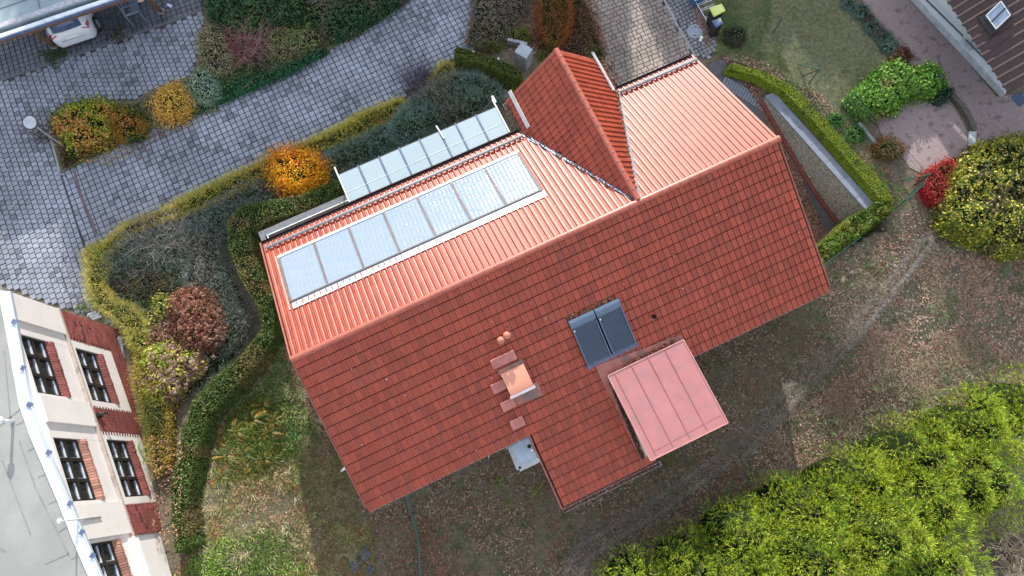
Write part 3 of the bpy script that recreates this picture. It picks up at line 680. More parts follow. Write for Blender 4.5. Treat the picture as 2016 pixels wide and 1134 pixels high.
mb = MB(); mb.hexa([sp(u0-.03, v1, 0), sp(u1+.03, v1, 0), sp(u1+.03, v1+.04, 0), sp(u0-.03, v1+.04, 0)], [sp(u0-.03, v1, .115), sp(u1+.03, v1, .115), sp(u1+.03, v1+.04, .115), sp(u0-.03, v1+.04, .115)]); sk.add(mb, 'upper_rail', frm)
fl_m = mat('bright_flashing', (.55, .63, .72), rough=.35, metal=.5, var=.05)
mb = MB(); mb.hexa([sp(u0, -1.94, .045), sp(u1+.06, -1.94, .045), sp(u1+.06, -1.68, .045), sp(u0, -1.68, .045)], [sp(u0, -1.94, .07), sp(u1+.06, -1.94, .07), sp(u1+.06, -1.68, .07), sp(u0, -1.68, .07)]); sk.add(mb, 'flashing', fl_m)
mb = MB(); mb.hexa([sp(u0-.12, -4.02, .045), sp(u1+.1, -4.02, .045), sp(u1+.1, v0-.05, .045), sp(u0-.12, v0-.05, .045)], [sp(u0-.12, -4.02, .062), sp(u1+.1, -4.02, .062), sp(u1+.1, v0-.05, .062), sp(u0-.12, v0-.05, .062)]); 
mb.hexa([sp(u0-.14, -4.02, .045), sp(u0-.03, -4.02, .045), sp(u0-.03, -1.7, .045), sp(u0-.14, -1.7, .045)], [sp(u0-.14, -4.02, .06), sp(u0-.03, -4.02, .06), sp(u0-.03, -1.7, .06), sp(u0-.14, -1.7, .06)])
sk.add(mb, 'apron', mat('salmon_apron', (.55, .30, .22), rough=.4))
# snow guards
pipe_m = mat('galvanised', (.36, .37, .37), rough=.55, var=.25, scale=5)
def snow_pole(a, b, up, label, r=.055, n=8):
    th = Thing('snow_guard', tuple(a), label, 'snow guard'); a = np.array(a); b = np.array(b); up = np.array(up)
    th.add(MB().tube([a+up*.13, b+up*.13], r, 12), 'log', pipe_m, smooth=True)
    for i in range(n):
        p = a+(b-a)*(i+.5)/n; th.add(MB().bar(p+up*.02, p+up*.13, .03, .05), 'bracket', pipe_m)
snow_pole(sp(.12, -4.47), sp(9.95, -4.47), NB, 'long round snow guard pole along the lower left edge of the back roof', n=16)
snow_pole(sp(13.88, -4.5), sp(17.0, -4.5), NB, 'round snow guard pole above the garage end of the back roof', r=.06, n=6)
for sg, lb in ((-1, 'straight white snow guard rail on the left slope of the cross gable'), (1, 'straight white snow guard rail on the right slope of the cross gable')):
    Dd = sg*U*math.cos(GP)-np.array([0, 0, math.sin(GP)]); Nn = sg*U*math.sin(GP)+np.array([0, 0, math.cos(GP)])
    th = Thing('snow_guard', tuple(uvw(UG+sg*1.6, -5, 3.3)), lb, 'snow guard'); s_ = gL-.42
    a = uvw(UG, -6.25 if sg < 0 else -6.35, ZR)+Dd*s_+Nn*.1; b_ = uvw(UG, -4.65, ZR)+Dd*s_+Nn*.1
    th.add(MB().bar(a, b_, .14, .05, up=Nn), 'rail', mat('pale_zinc', (.55, .56, .55), rough=.5))
    for k in range(4):
        p = a+(b_-a)*(k+.5)/4-Nn*.1; th.add(MB().bar(p, p+Nn*.08, .04, .04, up=W), 'bracket', pipe_m)
# roof windows with closed shutters on the front slope
fp = lambda u, v, h=0.: uvw(u, v, ZR-abs(v)*math.tan(PITCH))+NF*h
sh_m = mat('shutter_blue', (.075, .10, .14), rough=.38, metal=.35, var=.08); sh_h = mat('shutter_head', (.12, .165, .23), rough=.35, metal=.35, var=.05)
for k, (a, b_) in enumerate(((8.30, 9.16), (9.22, 10.08))):
    th = Thing('roof_window', tuple(fp((a+b_)/2, 3.1)), ['left roof window with closed blue-grey roller shutter', 'right roof window with closed blue-grey roller shutter'][k], 'roof window', 'roof windows with roller shutters')
    mb = MB(); v0_, v1_ = 2.36, 3.86
    mb.hexa([fp(a, v0_, 0), fp(b_, v0_, 0), fp(b_, v1_, 0), fp(a, v1_, 0)], [fp(a, v0_, .12), fp(b_, v0_, .12), fp(b_, v1_, .12), fp(a, v1_, .12)]); th.add(mb, 'frame', sh_m)
    mb = MB(); n_ = 6; pr = [(v0_-.02+.3*t/n_, .12+.075*math.sin(math.pi*(.12+.88*t/n_))) for t in range(n_+1)]
    pr = [(v0_-.02, .03)]+pr+[(v0_+.28, .1)]
    mb.hexa([fp(a-.01, v, h) for v, h in pr], [fp(b_+.01, v, h) for v, h in pr]); th.add(mb, 'shutter_box', sh_h)
    ns = 26; 
    for i in range(ns):
        va = v0_+.29+(v1_-v0_-.33)*i/ns; vb = va+(v1_-v0_-.33)/ns*.62
        mb = MB(); mb.hexa([fp(a+.045, va, .12), fp(b_-.045, va, .12), fp(b_-.045, vb, .12), fp(a+.045, vb, .12)], [fp(a+.045, va+.004, .14), fp(b_-.045, va+.004, .14), fp(b_-.045, vb-.004, .146), fp(a+.045, vb-.004, .146)]); th.add(mb, 'slat', sh_m)
    for u_ in (a+.02, b_-.02): th.add(MB().bar(fp(u_, v0_+.27, .15), fp(u_, v1_-.02, .15), .035, .05, up=NF), 'guide_rail', sh_h)
    th.add(MB().obox(fp(a+.05, v0_+.33, .16), U, DF, NF, .02, .035, .012), 'label_plate', white)
    mb = MB()
    for i in range(5):
        c_ = a+.05+(b_-a)*i/4.6; mb.hexa([fp(c_-.07, v1_-.01, .03), fp(c_+.13, v1_-.01, .03), fp(c_+.11, v1_+.13, .03), fp(c_-.05, v1_+.11, .03)], [fp(c_-.07, v1_-.01, .07), fp(c_+.13, v1_-.01, .07), fp(c_+.11, v1_+.13, .055), fp(c_-.05, v1_+.11, .055)])
    th.add(mb, 'flashing', lead)
scatter_line('fallen_leaves', 'pile of brown leaves caught above the shuttered roof windows', fp(8.2, 2.34, .04), fp(10.05, 2.34, .04), .22, 900, nrm=NF, out=-W, pal=LEAFPAL+[(.5, .33, .22)], dz=.01, pile=.05)
# metal roofed box dormer
pink = mat('pink_metal', (.45, .18, .17), rough=.45, var=.10, scale=1.2, stain=((.28, .20, .20), 3.2, .56, .4))
box = Thing('box_dormer', tuple(uvw(10.2, 6, 2)), 'big box dormer with flat pink standing seam metal roof at the low edge', 'dormer')
q = [uvw(8.77, 4.44, 3.36), uvw(11.55, 4.44, 3.36), uvw(11.6, 7.42, 3.2), uvw(8.80, 7.42, 3.2)]
box.add(MB().hexa([p-np.array([0, 0, .13]) for p in q], q), 'roof', pink)
zz = np.array([0, 0, 1.])
for f_ in (.085, .305, .525, .745):
    a = q[0]+(q[1]-q[0])*f_; b_ = q[3]+(q[2]-q[3])*f_; a = a+W*.03; b_ = b_-W*.12
    box.add(MB().bar(a+zz*.014, b_+zz*.014, .022, .032), 'seam', pink)
for (a, b_) in ((q[0], q[1]), (q[1], q[2]), (q[2], q[3]), (q[3], q[0])):
    box.add(MB().bar(a+zz*.006, b_+zz*.006, .035, .03), 'edge_trim', mat('pink_trim', (.52, .25, .23), rough=.4))
box.add(MB().bar(uvw(9.0, 7.2, 3.215), uvw(11.5, 7.1, 3.22), .012, .012), 'cross_seam', mat('seam_dark', (.40, .16, .15)))
cream = mat('cream_wall', (.74, .72, .66), rough=.7, var=.05)
mb = MB(); mb.hexa([uvw(8.92, 4.6, 1.0), uvw(11.4, 4.6, 1.0), uvw(11.4, 7.3, -3.6), uvw(8.92, 7.3, -3.6)], [uvw(8.92, 4.6, 3.22), uvw(11.4, 4.6, 3.22), uvw(11.4, 7.3, 3.06), uvw(8.92, 7.3, 3.06)]); box.add(mb, 'wall', cream)
# flashing between dormer and tiles
mb = MB(); mb.hexa([fp(8.55, 4.3, .05), fp(9.05, 4.3, .05), fp(9.05, 7.35, .03), fp(8.72, 7.35, .03)], [fp(8.55, 4.3, .07), fp(9.05, 4.3, .07), fp(9.05, 7.35, .05), fp(8.72, 7.35, .05)])
mb.hexa([fp(8.55, 3.95, .05), fp(11.6, 4.22, .05), fp(11.6, 4.62, .05), fp(8.55, 4.62, .05)], [fp(8.55, 3.95, .08), fp(11.6, 4.22, .075), fp(11.6, 4.62, .075), fp(8.55, 4.62, .075)]); box.add(mb, 'flashing', mat('flash_red', (.36, .13, .10), rough=.5, stain=((.12, .10, .09), 2., .5, .7)))
box.add(MB().bar(fp(8.72, 4.6, .09), fp(8.72, 7.35, .07), .03, .05, up=NF), 'gutter_edge', mat('flash_red2', (.28, .08, .06)))
scatter_line('fallen_leaves', 'heap of curled brown leaves trapped above the pink dormer roof', fp(9.4, 4.42, .08), fp(11.3, 4.42, .08), .36, 1100, nrm=NF, out=-W, pal=LEAFPAL+[(.5, .33, .22)], dz=.01, pile=.08)
scatter_line('fallen_leaves', 'dark leaves in the narrow gutter left of the pink dormer', fp(8.76, 4.9, .06), fp(8.76, 7.3, .05), .12, 500, nrm=NF, out=U, pal=[(.05, .03, .02), (.1, .06, .04)])
scatter_line('fallen_leaves', 'leaves lying in the right valley of the cross gable', uvw(11.98, -.4, ZR-.1), sp(13.75, -4.6, .1), .09, 420, nrm=NB, out=U, pal=[(.09, .05, .035), (.2, .12, .08), (.3, .27, .24)])
scatter_line('fallen_leaves', 'leaves lying in the left valley of the cross gable', sp(11.6, -.6, .08), sp(10.05, -4.6, .1), .06, 300, nrm=NB, out=-U, pal=[(.05, .04, .04), (.2, .12, .08), (.2, .22, .27)])
scatter_line('fallen_leaves', 'leaves in the gutter at the left eave of the cross gable', uvw(10.0, -6.1, 2.85), uvw(10.02, -4.8, 2.85), .12, 240, out=-U, pal=[(.05, .04, .04), (.2, .12, .08), (.25, .2, .16)])
# curved hatch canopy
can = Thing('chimney_hood', tuple(fp(6.0, 3.3)), 'curved pale pink metal hood on the front roof slope', 'roof hood')
mb = MB(); n_ = 10; lo_ = []; hi_ = []
pk = mat('hood_pink', (.66, .28, .18), rough=.32, metal=.2, var=.05)
pr = []
for k in range(n_+1):
    t = k/n_; v_ = 2.92+.66*t; h_ = .1+.34*math.sin(.15+1.35*t)-.0; pr.append((v_, h_))
pr2 = [(v_, h_-.03) for v_, h_ in reversed(pr)]
mb.hexa([fp(5.62, v_, h_) for v_, h_ in pr+pr2], [fp(6.42, v_, h_) for v_, h_ in pr+pr2]); can.add(mb, 'hood', pk, smooth=False)
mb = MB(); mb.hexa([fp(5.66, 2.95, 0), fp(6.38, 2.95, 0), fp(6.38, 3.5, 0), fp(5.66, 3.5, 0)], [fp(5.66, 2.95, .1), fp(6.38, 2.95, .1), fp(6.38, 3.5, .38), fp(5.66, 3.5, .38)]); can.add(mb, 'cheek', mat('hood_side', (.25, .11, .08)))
can.add(MB().bar(fp(5.58, 3.62, .41), fp(6.46, 3.62, .41), .09, .035, up=NF), 'drip_edge', mat('pale_lip', (.74, .62, .62), rough=.3))
mb = MB(); mb.hexa([fp(5.62, 3.6, .03), fp(6.6, 3.6, .03), fp(6.6, 4.08, .03), fp(5.62, 4.0, .03)], [fp(5.62, 3.6, .085), fp(6.6, 3.6, .085), fp(6.6, 4.08, .08), fp(5.62, 4.0, .08)]); can.add(mb, 'apron', mat('flash_red', (.36, .13, .10)))
mb = MB(); mb.hexa([fp(5.58, 2.8, .04), fp(6.46, 2.8, .04), fp(6.46, 2.98, .04), fp(5.58, 2.98, .04)], [fp(5.58, 2.8, .09), fp(6.46, 2.8, .09), fp(6.46, 2.98, .12), fp(5.58, 2.98, .12)]); can.add(mb, 'head_flashing', mat('flash_red', (.36, .13, .10)))
# step grates
gr_m = mat('grate_red', (.68, .27, .22), rough=.45)
def grate(u0, u1, v0, v1, label):
    th = Thing('roof_step', tuple(fp((u0+u1)/2, (v0+v1)/2)), label, 'roof step', 'perforated roof steps'); H = .16
    q = [fp(u0, v0, H), fp(u1, v0, H), fp(u1, v1, H), fp(u0, v1, H)]
    for i in range(4): th.add(MB().bar(q[i], q[(i+1) % 4], .02, .045, up=NF), 'frame_bar', gr_m)
    mb = MB(); nu = int((u1-u0)/.035); nv = int((v1-v0)/.035)
    for i in range(1, nu): mb.bar(fp(u0+(u1-u0)*i/nu, v0, H), fp(u0+(u1-u0)*i/nu, v1, H), .014, .02, up=NF)
    for i in range(1, nv): mb.bar(fp(u0, v0+(v1-v0)*i/nv, H-.004), fp(u1, v0+(v1-v0)*i/nv, H-.004), .014, .02, up=NF)
    th.add(mb, 'grating', gr_m)
    for u_ in (u0+.06, u1-.06): th.add(MB().bar(fp(u_, v0, .02), fp(u_, v1, .14), .025, .03, up=NF), 'bracket', gr_m)
grate(5.5, 6.3, 2.42, 2.68, 'long perforated step above the curved hood')
grate(5.18, 5.6, 3.1, 3.36, 'short perforated step left of the curved hood')
grate(5.22, 5.64, 3.72, 3.98, 'short perforated step, middle one of the lower three')
grate(5.26, 5.68, 4.36, 4.62, 'short perforated step nearest the gutter')
for k, (u_, v_) in enumerate(((6.06, 2.08), (6.30, 2.02))):
    th = Thing('roof_vent', tuple(fp(u_, v_)), ['left of the two round clay vent caps on the front slope', 'right of the two round clay vent caps on the front slope'][k], 'roof vent', 'round clay vents')
    p = fp(u_, v_); th.add(MB().tube([p, p+zz*.28], .07, 14), 'pipe', cap_m, smooth=True)
    th.add(MB().tube([p+zz*.26, p+zz*.30, p+zz*.36, p+zz*.39], [.125, .13, .07, .02], 18), 'cap', mat('vent_clay', (.50, .17, .11), rough=.4), smooth=True)
p = fp(10.93, 3.39); th = Thing('vent_pipe', tuple(p), 'short open clay vent pipe right of the shuttered windows', 'vent pipe')
mb = MB(); 
for r0_, z0_, z1_ in ((.085, 0, .22),): mb.tube([p, p+zz*.22, p+zz*.225, p+zz*.22, p+zz*.02], [.085, .085, .07, .055, .05], 16, cap=False)
th.add(mb, 'pipe', mat('vent_rim', (.42, .20, .15)), smooth=True); th.add(MB().disc(p+zz*.1, .055, .01), 'opening', black)
# zinc flat roof with pipe, metal rail
zr = Thing('zinc_roof', tuple(uvw(5.2, 5.5, 2.4)), 'small flat grey zinc roof in the corner below the front gutter', 'flat roof')
zq = [at(p, 2.42) for p in ((999, 868), (1042, 851), (1062, 905), (1022, 924))]
zr.add(MB().hexa([p-zz*.1 for p in zq], zq), 'sheet', mat('zinc_sheet', (.26, .32, .38), rough=.25, metal=.55, var=.35, scale=1.6))
for a, b_ in ((0, 3), (3, 2)):
    zr.add(MB().bar(zq[a]+zz*.03, zq[b_]+zz*.03, .16, .05), 'raised_edge', mat('zinc_edge', (.36, .37, .38), rough=.4, metal=.4))
pp = at((1042, 879), 2.5); mb = MB(); mb.tube([pp-zz*.1, pp+zz*.16, pp+zz*.17, pp+zz*.16, pp], [.075, .075, .068, .05, .05], 18, cap=False); zr.add(mb, 'pipe', white, smooth=True); zr.add(MB().disc(pp+zz*.04, .052, .01), 'pipe_opening', black)
pp = at((1047, 887), 2.5); zr.add(MB().disc(pp-zz*.08, .035, .14, 12), 'small_pipe', white)
mb = MB(); mb.hexa([uvw(4.8, 4.5, -2.6), uvw(5.66, 4.5, -2.6), uvw(5.66, 5.8, -2.6), uvw(4.95, 5.8, -2.6)], [uvw(4.8, 4.5, 2.3), uvw(5.66, 4.5, 2.3), uvw(5.66, 5.8, 2.3), uvw(4.95, 5.8, 2.3)]); zr.add(mb, 'wall', wall_m)
rl = Thing('metal_rail', tuple(at((980, 885), 1.)), 'short white metal bracket rail under the gutter beside the zinc roof', 'rail')
a, b_ = at((961, 896), 1.6), at((996, 880), 1.6); d_ = (b_-a)/np.linalg.norm(b_-a); n_ = np.array([d_[1], -d_[0], 0])
rl.add(MB().bar(a, b_, .035), 'crossbar', white)
for p in (a, b_): rl.add(MB().bar(p-n_*.28, p+n_*.09, .03), 'arm', white)
pl = Thing('lamp', tuple(at((677, 924), 1.5)), 'small white wall lamp sticking out below the left gable edge', 'lamp')
pl.add(MB().tube([at((671, 928), 1.5), at((676, 924), 1.52), at((684, 919), 1.54), at((692, 915), 1.54)], [.02, .05, .07, .06], 12), 'shade', white, smooth=True)
pl.add(MB().bar(at((688, 918), 1.54), at((712, 908), 1.54), .04), 'arm', white)
# glass canopy beside the back eave
cn = Thing('glass_canopy', tuple(uvw(6.5, -5.6, 0)), 'long frosted glass canopy of eight panes with blue-grey rafters behind the house', 'canopy')
ZC = 2.62; fg = mat('frosted_glass', (.37, .46, .48), rough=.22, var=.06, scale=.6, metal=.2, spec=.8, coat=.5)
cu0, cu1, cv0, cv1 = 3.36, 9.78, -6.22, -5.06; cp = lambda u, v, h=0: uvw(u, v, ZC+(v-cv0)*.06+h)
raf = mat('rafter_blue', (.16, .22, .36), rough=.4)
edges = [3.36, 4.16, 4.97, 5.77, 6.57, 7.37, 8.02, 8.84, 9.66]
for i in range(8):
    a, b_ = edges[i]+.035, edges[i+1]-.035
    cn.add(MB().hexa([cp(a, cv0), cp(b_, cv0), cp(b_, cv1), cp(a, cv1)], [cp(a, cv0, .015), cp(b_, cv0, .015), cp(b_, cv1, .015), cp(a, cv1, .015)]), 'pane', fg)
for i, e_ in enumerate(edges):
    big = i in (0, 8)
    cn.add(MB().bar(cp(e_, cv0-(.05 if not big else .35), .02), cp(e_, cv1, .02), .035 if not big else .05, .05), 'rafter', raf if not big else white)
cn.add(MB().bar(cp(6.6+.75, cv0-.25, .05), cp(6.6+.8, cv0+.35, .05), .05), 'bracket', white)
cn.add(MB().bar(cp(9.72, cv0-.5, -.0), cp(9.72, cv0-.2, 0), .09, .04), 'end_bracket', white)
cn.add(MB().bar(cp(cu0, cv0-.02, -.03), cp(cu1, cv0-.02, -.03), .05, .07), 'front_beam', mat('beam_dark', (.03, .03, .04)))
for u_ in (3.4, 6.6, 9.6): cn.add(MB().bar(uvw(u_, cv0, -.05), cp(u_, cv0, -.06), .07), 'post', white)
cn.add(MB().bar(cp(cu0, cv0+.78, .022), cp(9.6, cv0+.72, .022), .02, .008), 'strip', mat('pale_strip', (.7, .75, .75)))
# balcony left of it
bl = Thing('balcony', tuple(uvw(1.5, -5.2, 1.9)), 'narrow grey balcony with parapet left of the glass canopy', 'balcony')
bl.add(MB().hexa([uvw(-.15, -5.65, 1.2), uvw(3.3, -5.65, 1.2), uvw(3.3, -4.5, 1.2), uvw(-.15, -4.5, 1.2)], [uvw(-.15, -5.65, 1.3), uvw(3.3, -5.65, 1.3), uvw(3.3, -4.5, 1.3), uvw(-.15, -4.5, 1.3)]), 'floor', dgrey)
bl.add(MB().hexa([uvw(-.15, -5.72, 1.2), uvw(3.3, -5.72, 1.2), uvw(3.3, -5.5, 1.2), uvw(-.15, -5.5, 1.2)], [uvw(-.15, -5.72, 2.0), uvw(3.3, -5.72, 2.0), uvw(3.3, -5.5, 2.0), uvw(-.15, -5.5, 2.0)]), 'parapet', mat('parapet_grey', (.17, .175, .19), rough=.8, var=.3, scale=8))
bl.add(MB().hexa([uvw(-.15, -5.5, 1.2), uvw(.03, -5.5, 1.2), uvw(.03, -4.5, 1.2), uvw(-.15, -4.5, 1.2)], [uvw(-.15, -5.5, 2.0), uvw(.03, -5.5, 2.0), uvw(.03, -4.5, 2.0), uvw(-.15, -4.5, 2.0)]), 'end_parapet', MATS['parapet_grey'])
bl.add(MB().bar(uvw(.1, -5.42, 2.1), uvw(3.3, -5.42, 2.1), .035), 'handrail', white)
bl.add(MB().bar(uvw(.14, -5.42, 2.1), uvw(.14, -4.9, 2.1), .035), 'handrail', white)
for u_ in (.2, 1.2, 2.2, 3.1): bl.add(MB().bar(uvw(u_, -5.4, 2.0), uvw(u_+.1, -4.95, 1.9), .03), 'bracket', black)

# ---------------------------------------------------------------- cream and brick building, lower left
fw = lambda a, z, o=0.: FP+FD*a+FN*(-o)*-1*1.0+np.array([0, 0, z])     # o = metres in front of the facade
fw = lambda a, z, o=0.: FP+FD*a+FN*o+np.array([0, 0, z])
ANG = FD[1]
bld = Thing('brick_building', tuple(fw(5, 0)), 'cream and red brick building with flat pale roof in the lower left corner', 'building')
cream_m = mat('cream_render', (.70, .645, .595), rough=.8, var=.06, scale=1.5)
brick_red = pav_mat('brick_red', (.25, .07, .06), lo=.7, hi=1.25, dark=.2); brick_or = pav_mat('brick_orange', (.42, .20, .14), lo=.65, hi=1.3, dark=.2)
mortar = mat('mortar', (.30, .22, .20), rough=.95, var=.2, scale=12)
roofm = mat('roof_felt', (.33, .33, .30), rough=.95, var=.12, scale=.8, bump=.3, stain=((.27, .27, .245), .5, .5, .7))
metal_w = mat('pale_metal', (.62, .68, .76), rough=.35, metal=.35, var=.1, scale=3)
A1 = 14.; REC = .08
wins = [(1.38, 3.3, 4.9, 6.12), (4.7, 6.65, 4.85, 6.08), (7.9, 9.8, 4.75, 5.97)]
lows = [(1.38, 3.3, 2.25, 3.5), (4.67, 6.65, 2.22, 3.45)]
def wallbox(a0, a1, z0, z1, o0, o1, name, m):
    return bld.add(MB().hexa([fw(a0, z0, o0), fw(a1, z0, o0), fw(a1, z0, o1), fw(a0, z0, o1)], [fw(a0, z1, o0), fw(a1, z1, o0), fw(a1, z1, o1), fw(a0, z1, o1)]), name, m)
# cream upper wall in pieces round the windows; recessed bays below each window
ed = [0., .95, 3.42, 4.25, 6.78, 7.8, 9.95, A1]
for k, (a0, a1) in enumerate([(0, .95), (3.42, 4.25), (6.78, 7.8), (9.95, A1)]): wallbox(a0, a1, 3.78, 6.2, -.4, .0+.001*k, 'pier', cream_m)
for k, (w0, w1, z0, z1) in enumerate(wins):
    e0, e1 = [(.95, 3.42), (4.25, 6.78), (7.8, 9.95)][k]
    wallbox(e0, w0, 3.78, 6.2, -.4, -REC, 'jamb', cream_m); wallbox(w1, e1, 3.78, 6.2, -.4, -REC, 'jamb', cream_m)
    wallbox(w0, w1, z1, 6.2, -.4, -REC-.002, 'lintel', cream_m); wallbox(w0, w1, 3.78, z0-.18, -.4, -REC-.003, 'apron_wall', cream_m)
wallbox(-.0, A1, -.6, 3.76, -.6, -.42, 'lower_wall', mortar)
for (a0, a1, z0, z1) in ((0, 1.12, -.6, 3.76), (3.56, 4.4, -.6, 3.76), (6.9, A1, -.6, 3.76), (1.12, 3.56, -.6, 1.2), (4.4, 6.9, -.6, 1.2)): wallbox(a0, a1, z0, z1, -.42, -.05, 'brick_backing', mortar)
wallbox(-.02, A1, 3.70, 3.79, -.3, .03, 'string_course', mat('string_stone', (.45, .38, .33), rough=.9, stain=((.2, .17, .15), 3, .5, .7)))
def bricks(a0, a1, z0, z1, o, name, bw, bh, n_ind, m, holes=(), slope=0., d=.1, gap=.012):
    """a face of bricks seen on the facade; slope tips the course outwards (sills)"""
    L_ = []; nz_ = int((z1-z0)/bh); na = int((a1-a0)/bw)+1
    for j in range(nz_):
        for i in range(na+1):
            a = a0+(i-.5*(j % 2))*bw; b_ = min(a+bw, a1); a = max(a, a0)
            if b_-a < .03: continue
            zc = z0+(j+.5)*bh
            if any(h[0] < (a+b_)/2 < h[1] and h[2] < zc < h[3] for h in holes): continue
            L_.append((a, b_, z0+j*bh, z0+(j+1)*bh))
    V = []; Fc = []; i0 = 0
    root = None
    for k, (a, b_, za, zb) in enumerate(L_):
        oo = o+random.gauss(0, .004); g_ = gap/2; sl = slope
        q = [fw(a+g_, za+g_, o-d), fw(b_-g_, za+g_, o-d), fw(b_-g_, za+g_, oo), fw(a+g_, za+g_, oo), fw(a+g_, zb-g_, o-d), fw(b_-g_, zb-g_, o-d), fw(b_-g_, zb-g_, oo), fw(a+g_, zb-g_, oo)]
        V += q; Fc += [tuple(i0+x for x in f) for f in ((2, 3, 7, 6), (3, 0, 4, 7), (1, 2, 6, 5), (4, 7, 6, 5)[::-1], (0, 3, 2, 1)[::-1])]; i0 += 8
    Fc = np.array([tuple(f) for f in Fc])
    o_ = nump(name, V, Fc, m); bld.own(o_); return tag(o_, kind='stuff')
lh = [(1.12, 3.56, 1.2, 3.72), (4.4, 6.9, 1.2, 3.72)]
bricks(0, 7.85, .0, 3.69, .0, 'bricks', .25, .083, 0, brick_red, holes=lh+[(.35, .62, 2.55, 2.7), (.35, .62, 2.1, 2.25)])
bricks(7.85, A1, 2.6, 3.69, .0, 'bricks', .25, .083, 0, brick_red)
# white surrounds of the lower windows
for (w0, w1, z0, z1), h in zip(lows, lh):
    for (a0, a1, za, zb) in ((h[0], w0, 1.2, 3.72), (w1, h[1], 1.2, 3.72), (w0, w1, z1, 3.72), (w0, w1, 1.2, z0-.16)):
        wallbox(a0, a1, za, zb, -.3, -.012, 'surround', cream_m)
# little dark niches in the brick
for (a0, a1, z0) in ((.3, .5, 2.95), (.55, .95, 2.62), (.9, 1.08, 2.7), (6.95, 7.12, 3.0), (7.2, 7.5, 2.9), (7.55, 7.72, 2.75)):
    wallbox(a0, a1, z0, z0+.14, -.2, .006, 'vent_niche', mat('niche', (.10, .03, .03)))
# windows with dark frames, brick sills that slope out
glass_w = mat('dark_glass', (.03, .035, .035), rough=.06, spec=.8, var=.6, scale=1.5)
fr = mat('window_frame', (.022, .018, .018), rough=.4); inner = mat('inner_white', (.62, .65, .72), rough=.4)
def facwin(w0, w1, z0, z1, o, m_sill):
    oS = o; o = o+.14
    f_ = wallbox(w0, w1, z0, z0+.07, o-.3, o-.19, 'window', fr)
    def sub(a0, a1, za, zb, oa, ob, name, m): return bld.add(MB().hexa([fw(a0, za, oa), fw(a1, za, oa), fw(a1, za, ob), fw(a0, za, ob)], [fw(a0, zb, oa), fw(a1, zb, oa), fw(a1, zb, ob), fw(a0, zb, ob)]), name, m, f_)
    sub(w0, w1, z1-.07, z1, o-.3, o-.19, 'frame', fr)
    for a in (w0, w1-.07): sub(a, a+.07, z0+.07, z1-.07, o-.3, o-.191, 'frame', fr)
    wa = (w1-w0)/3
    for i in (1, 2): sub(w0+wa*i-.05, w0+wa*i+.05, z0+.07, z1-.07, o-.3, o-.185, 'mullion', fr)
    zm = z0+(z1-z0)*.52; sub(w0+.07, w1-.07, zm-.05, zm+.05, o-.3, o-.18, 'transom', fr)
    for i in range(3):
        for (za, zb) in ((z0+.07, zm-.05), (zm+.05, z1-.07)):
            a, b_ = w0+wa*i+.06, w0+wa*(i+1)-.06
            sub(a, b_, za, zb, o-.29, o-.27, 'pane', glass_w); sub(a, b_, za, za+.05, o-.268, o-.235, 'inner_sill', inner); sub(b_-.03, b_, za+.052, zb, o-.268, o-.24, 'sash', mat('sash_grey', (.3, .31, .34), rough=.4))
    # sill bricks on edge
    nb = int((w1-w0)/.085)
    for i in range(nb):
        a = w0+(w1-w0)*i/nb; b_ = w0+(w1-w0)*(i+1)/nb; j = random.gauss(0, .006)
        q = [fw(a+.006, z0-.01, oS-.07), fw(b_-.006, z0-.01, oS-.07), fw(b_-.006, z0-.2, oS+.05+j), fw(a+.006, z0-.2, oS+.05+j)]
        bld.add(MB().hexa([p-zz*.12 for p in q], q), 'brick', m_sill)
    wallbox(w0, w1, z0-.36, z0-.16, oS-.24, oS-.0, 'sill_bed', mortar)
for k, w_ in enumerate(wins): facwin(*w_, -REC, brick_or if k else brick_red)
for w_ in lows: facwin(*w_, -.012, brick_red)
# roof slab, gutter
gp_ = [(0, 552), (20, 573), (36, 655), (62, 800), (84, 859), (137, 984), (171, 1065), (205, 1146)]
ip_ = [(-4, 556), (0, 572), (16, 655), (41, 795), (63, 859), (116, 984), (148, 1065), (183, 1146)]
out_w = [at(p, 6.32) for p in gp_]; in_w = [at(p, 6.36) for p in ip_]
far = -FN*9
roof_poly = [in_w[0]+far*.0]+in_w[1:]+[in_w[-1]+far, in_w[0]+far]
bld.add(MB().hexa([p-zz*.14 for p in roof_poly], [p+zz*.0 for p in roof_poly]), 'roof', roofm)
wallbox(0, A1, -.6, 6.2, -9, -.5, 'core_wall', cream_m)
for i in range(1, len(gp_)-1):
    bld.add(MB().hexa([in_w[i]-zz*.1, in_w[i+1]-zz*.1, out_w[i+1]-zz*.1, out_w[i]-zz*.1], [in_w[i]+zz*.02, in_w[i+1]+zz*.02, out_w[i+1]-zz*.03, out_w[i]-zz*.03]), 'gutter', metal_w)
    bld.add(MB().bar(in_w[i]+zz*.03, in_w[i+1]+zz*.03, .05, .05), 'gutter_edge', mat('white_edge', (.8, .8, .8), rough=.4))
    bld.add(MB().bar(out_w[i], out_w[i+1], .03, .05), 'gutter_rim', metal_w)
for (a, b_) in (((88, 634), (103, 635)),): pass
for p, q in (((23, 632), (34, 635)), ((41, 723), (50, 726)), ((53, 795), (64, 799)), ((91, 889), (101, 893)), ((133, 990), (143, 993)), ((157, 1046), (166, 1050)), ((178, 1092), (187, 1096))):
    bld.add(MB().bar(at(p, 6.37), at(q, 6.33), .14, .02), 'gutter_clip', mat('clip_blue', (.13, .16, .26)))
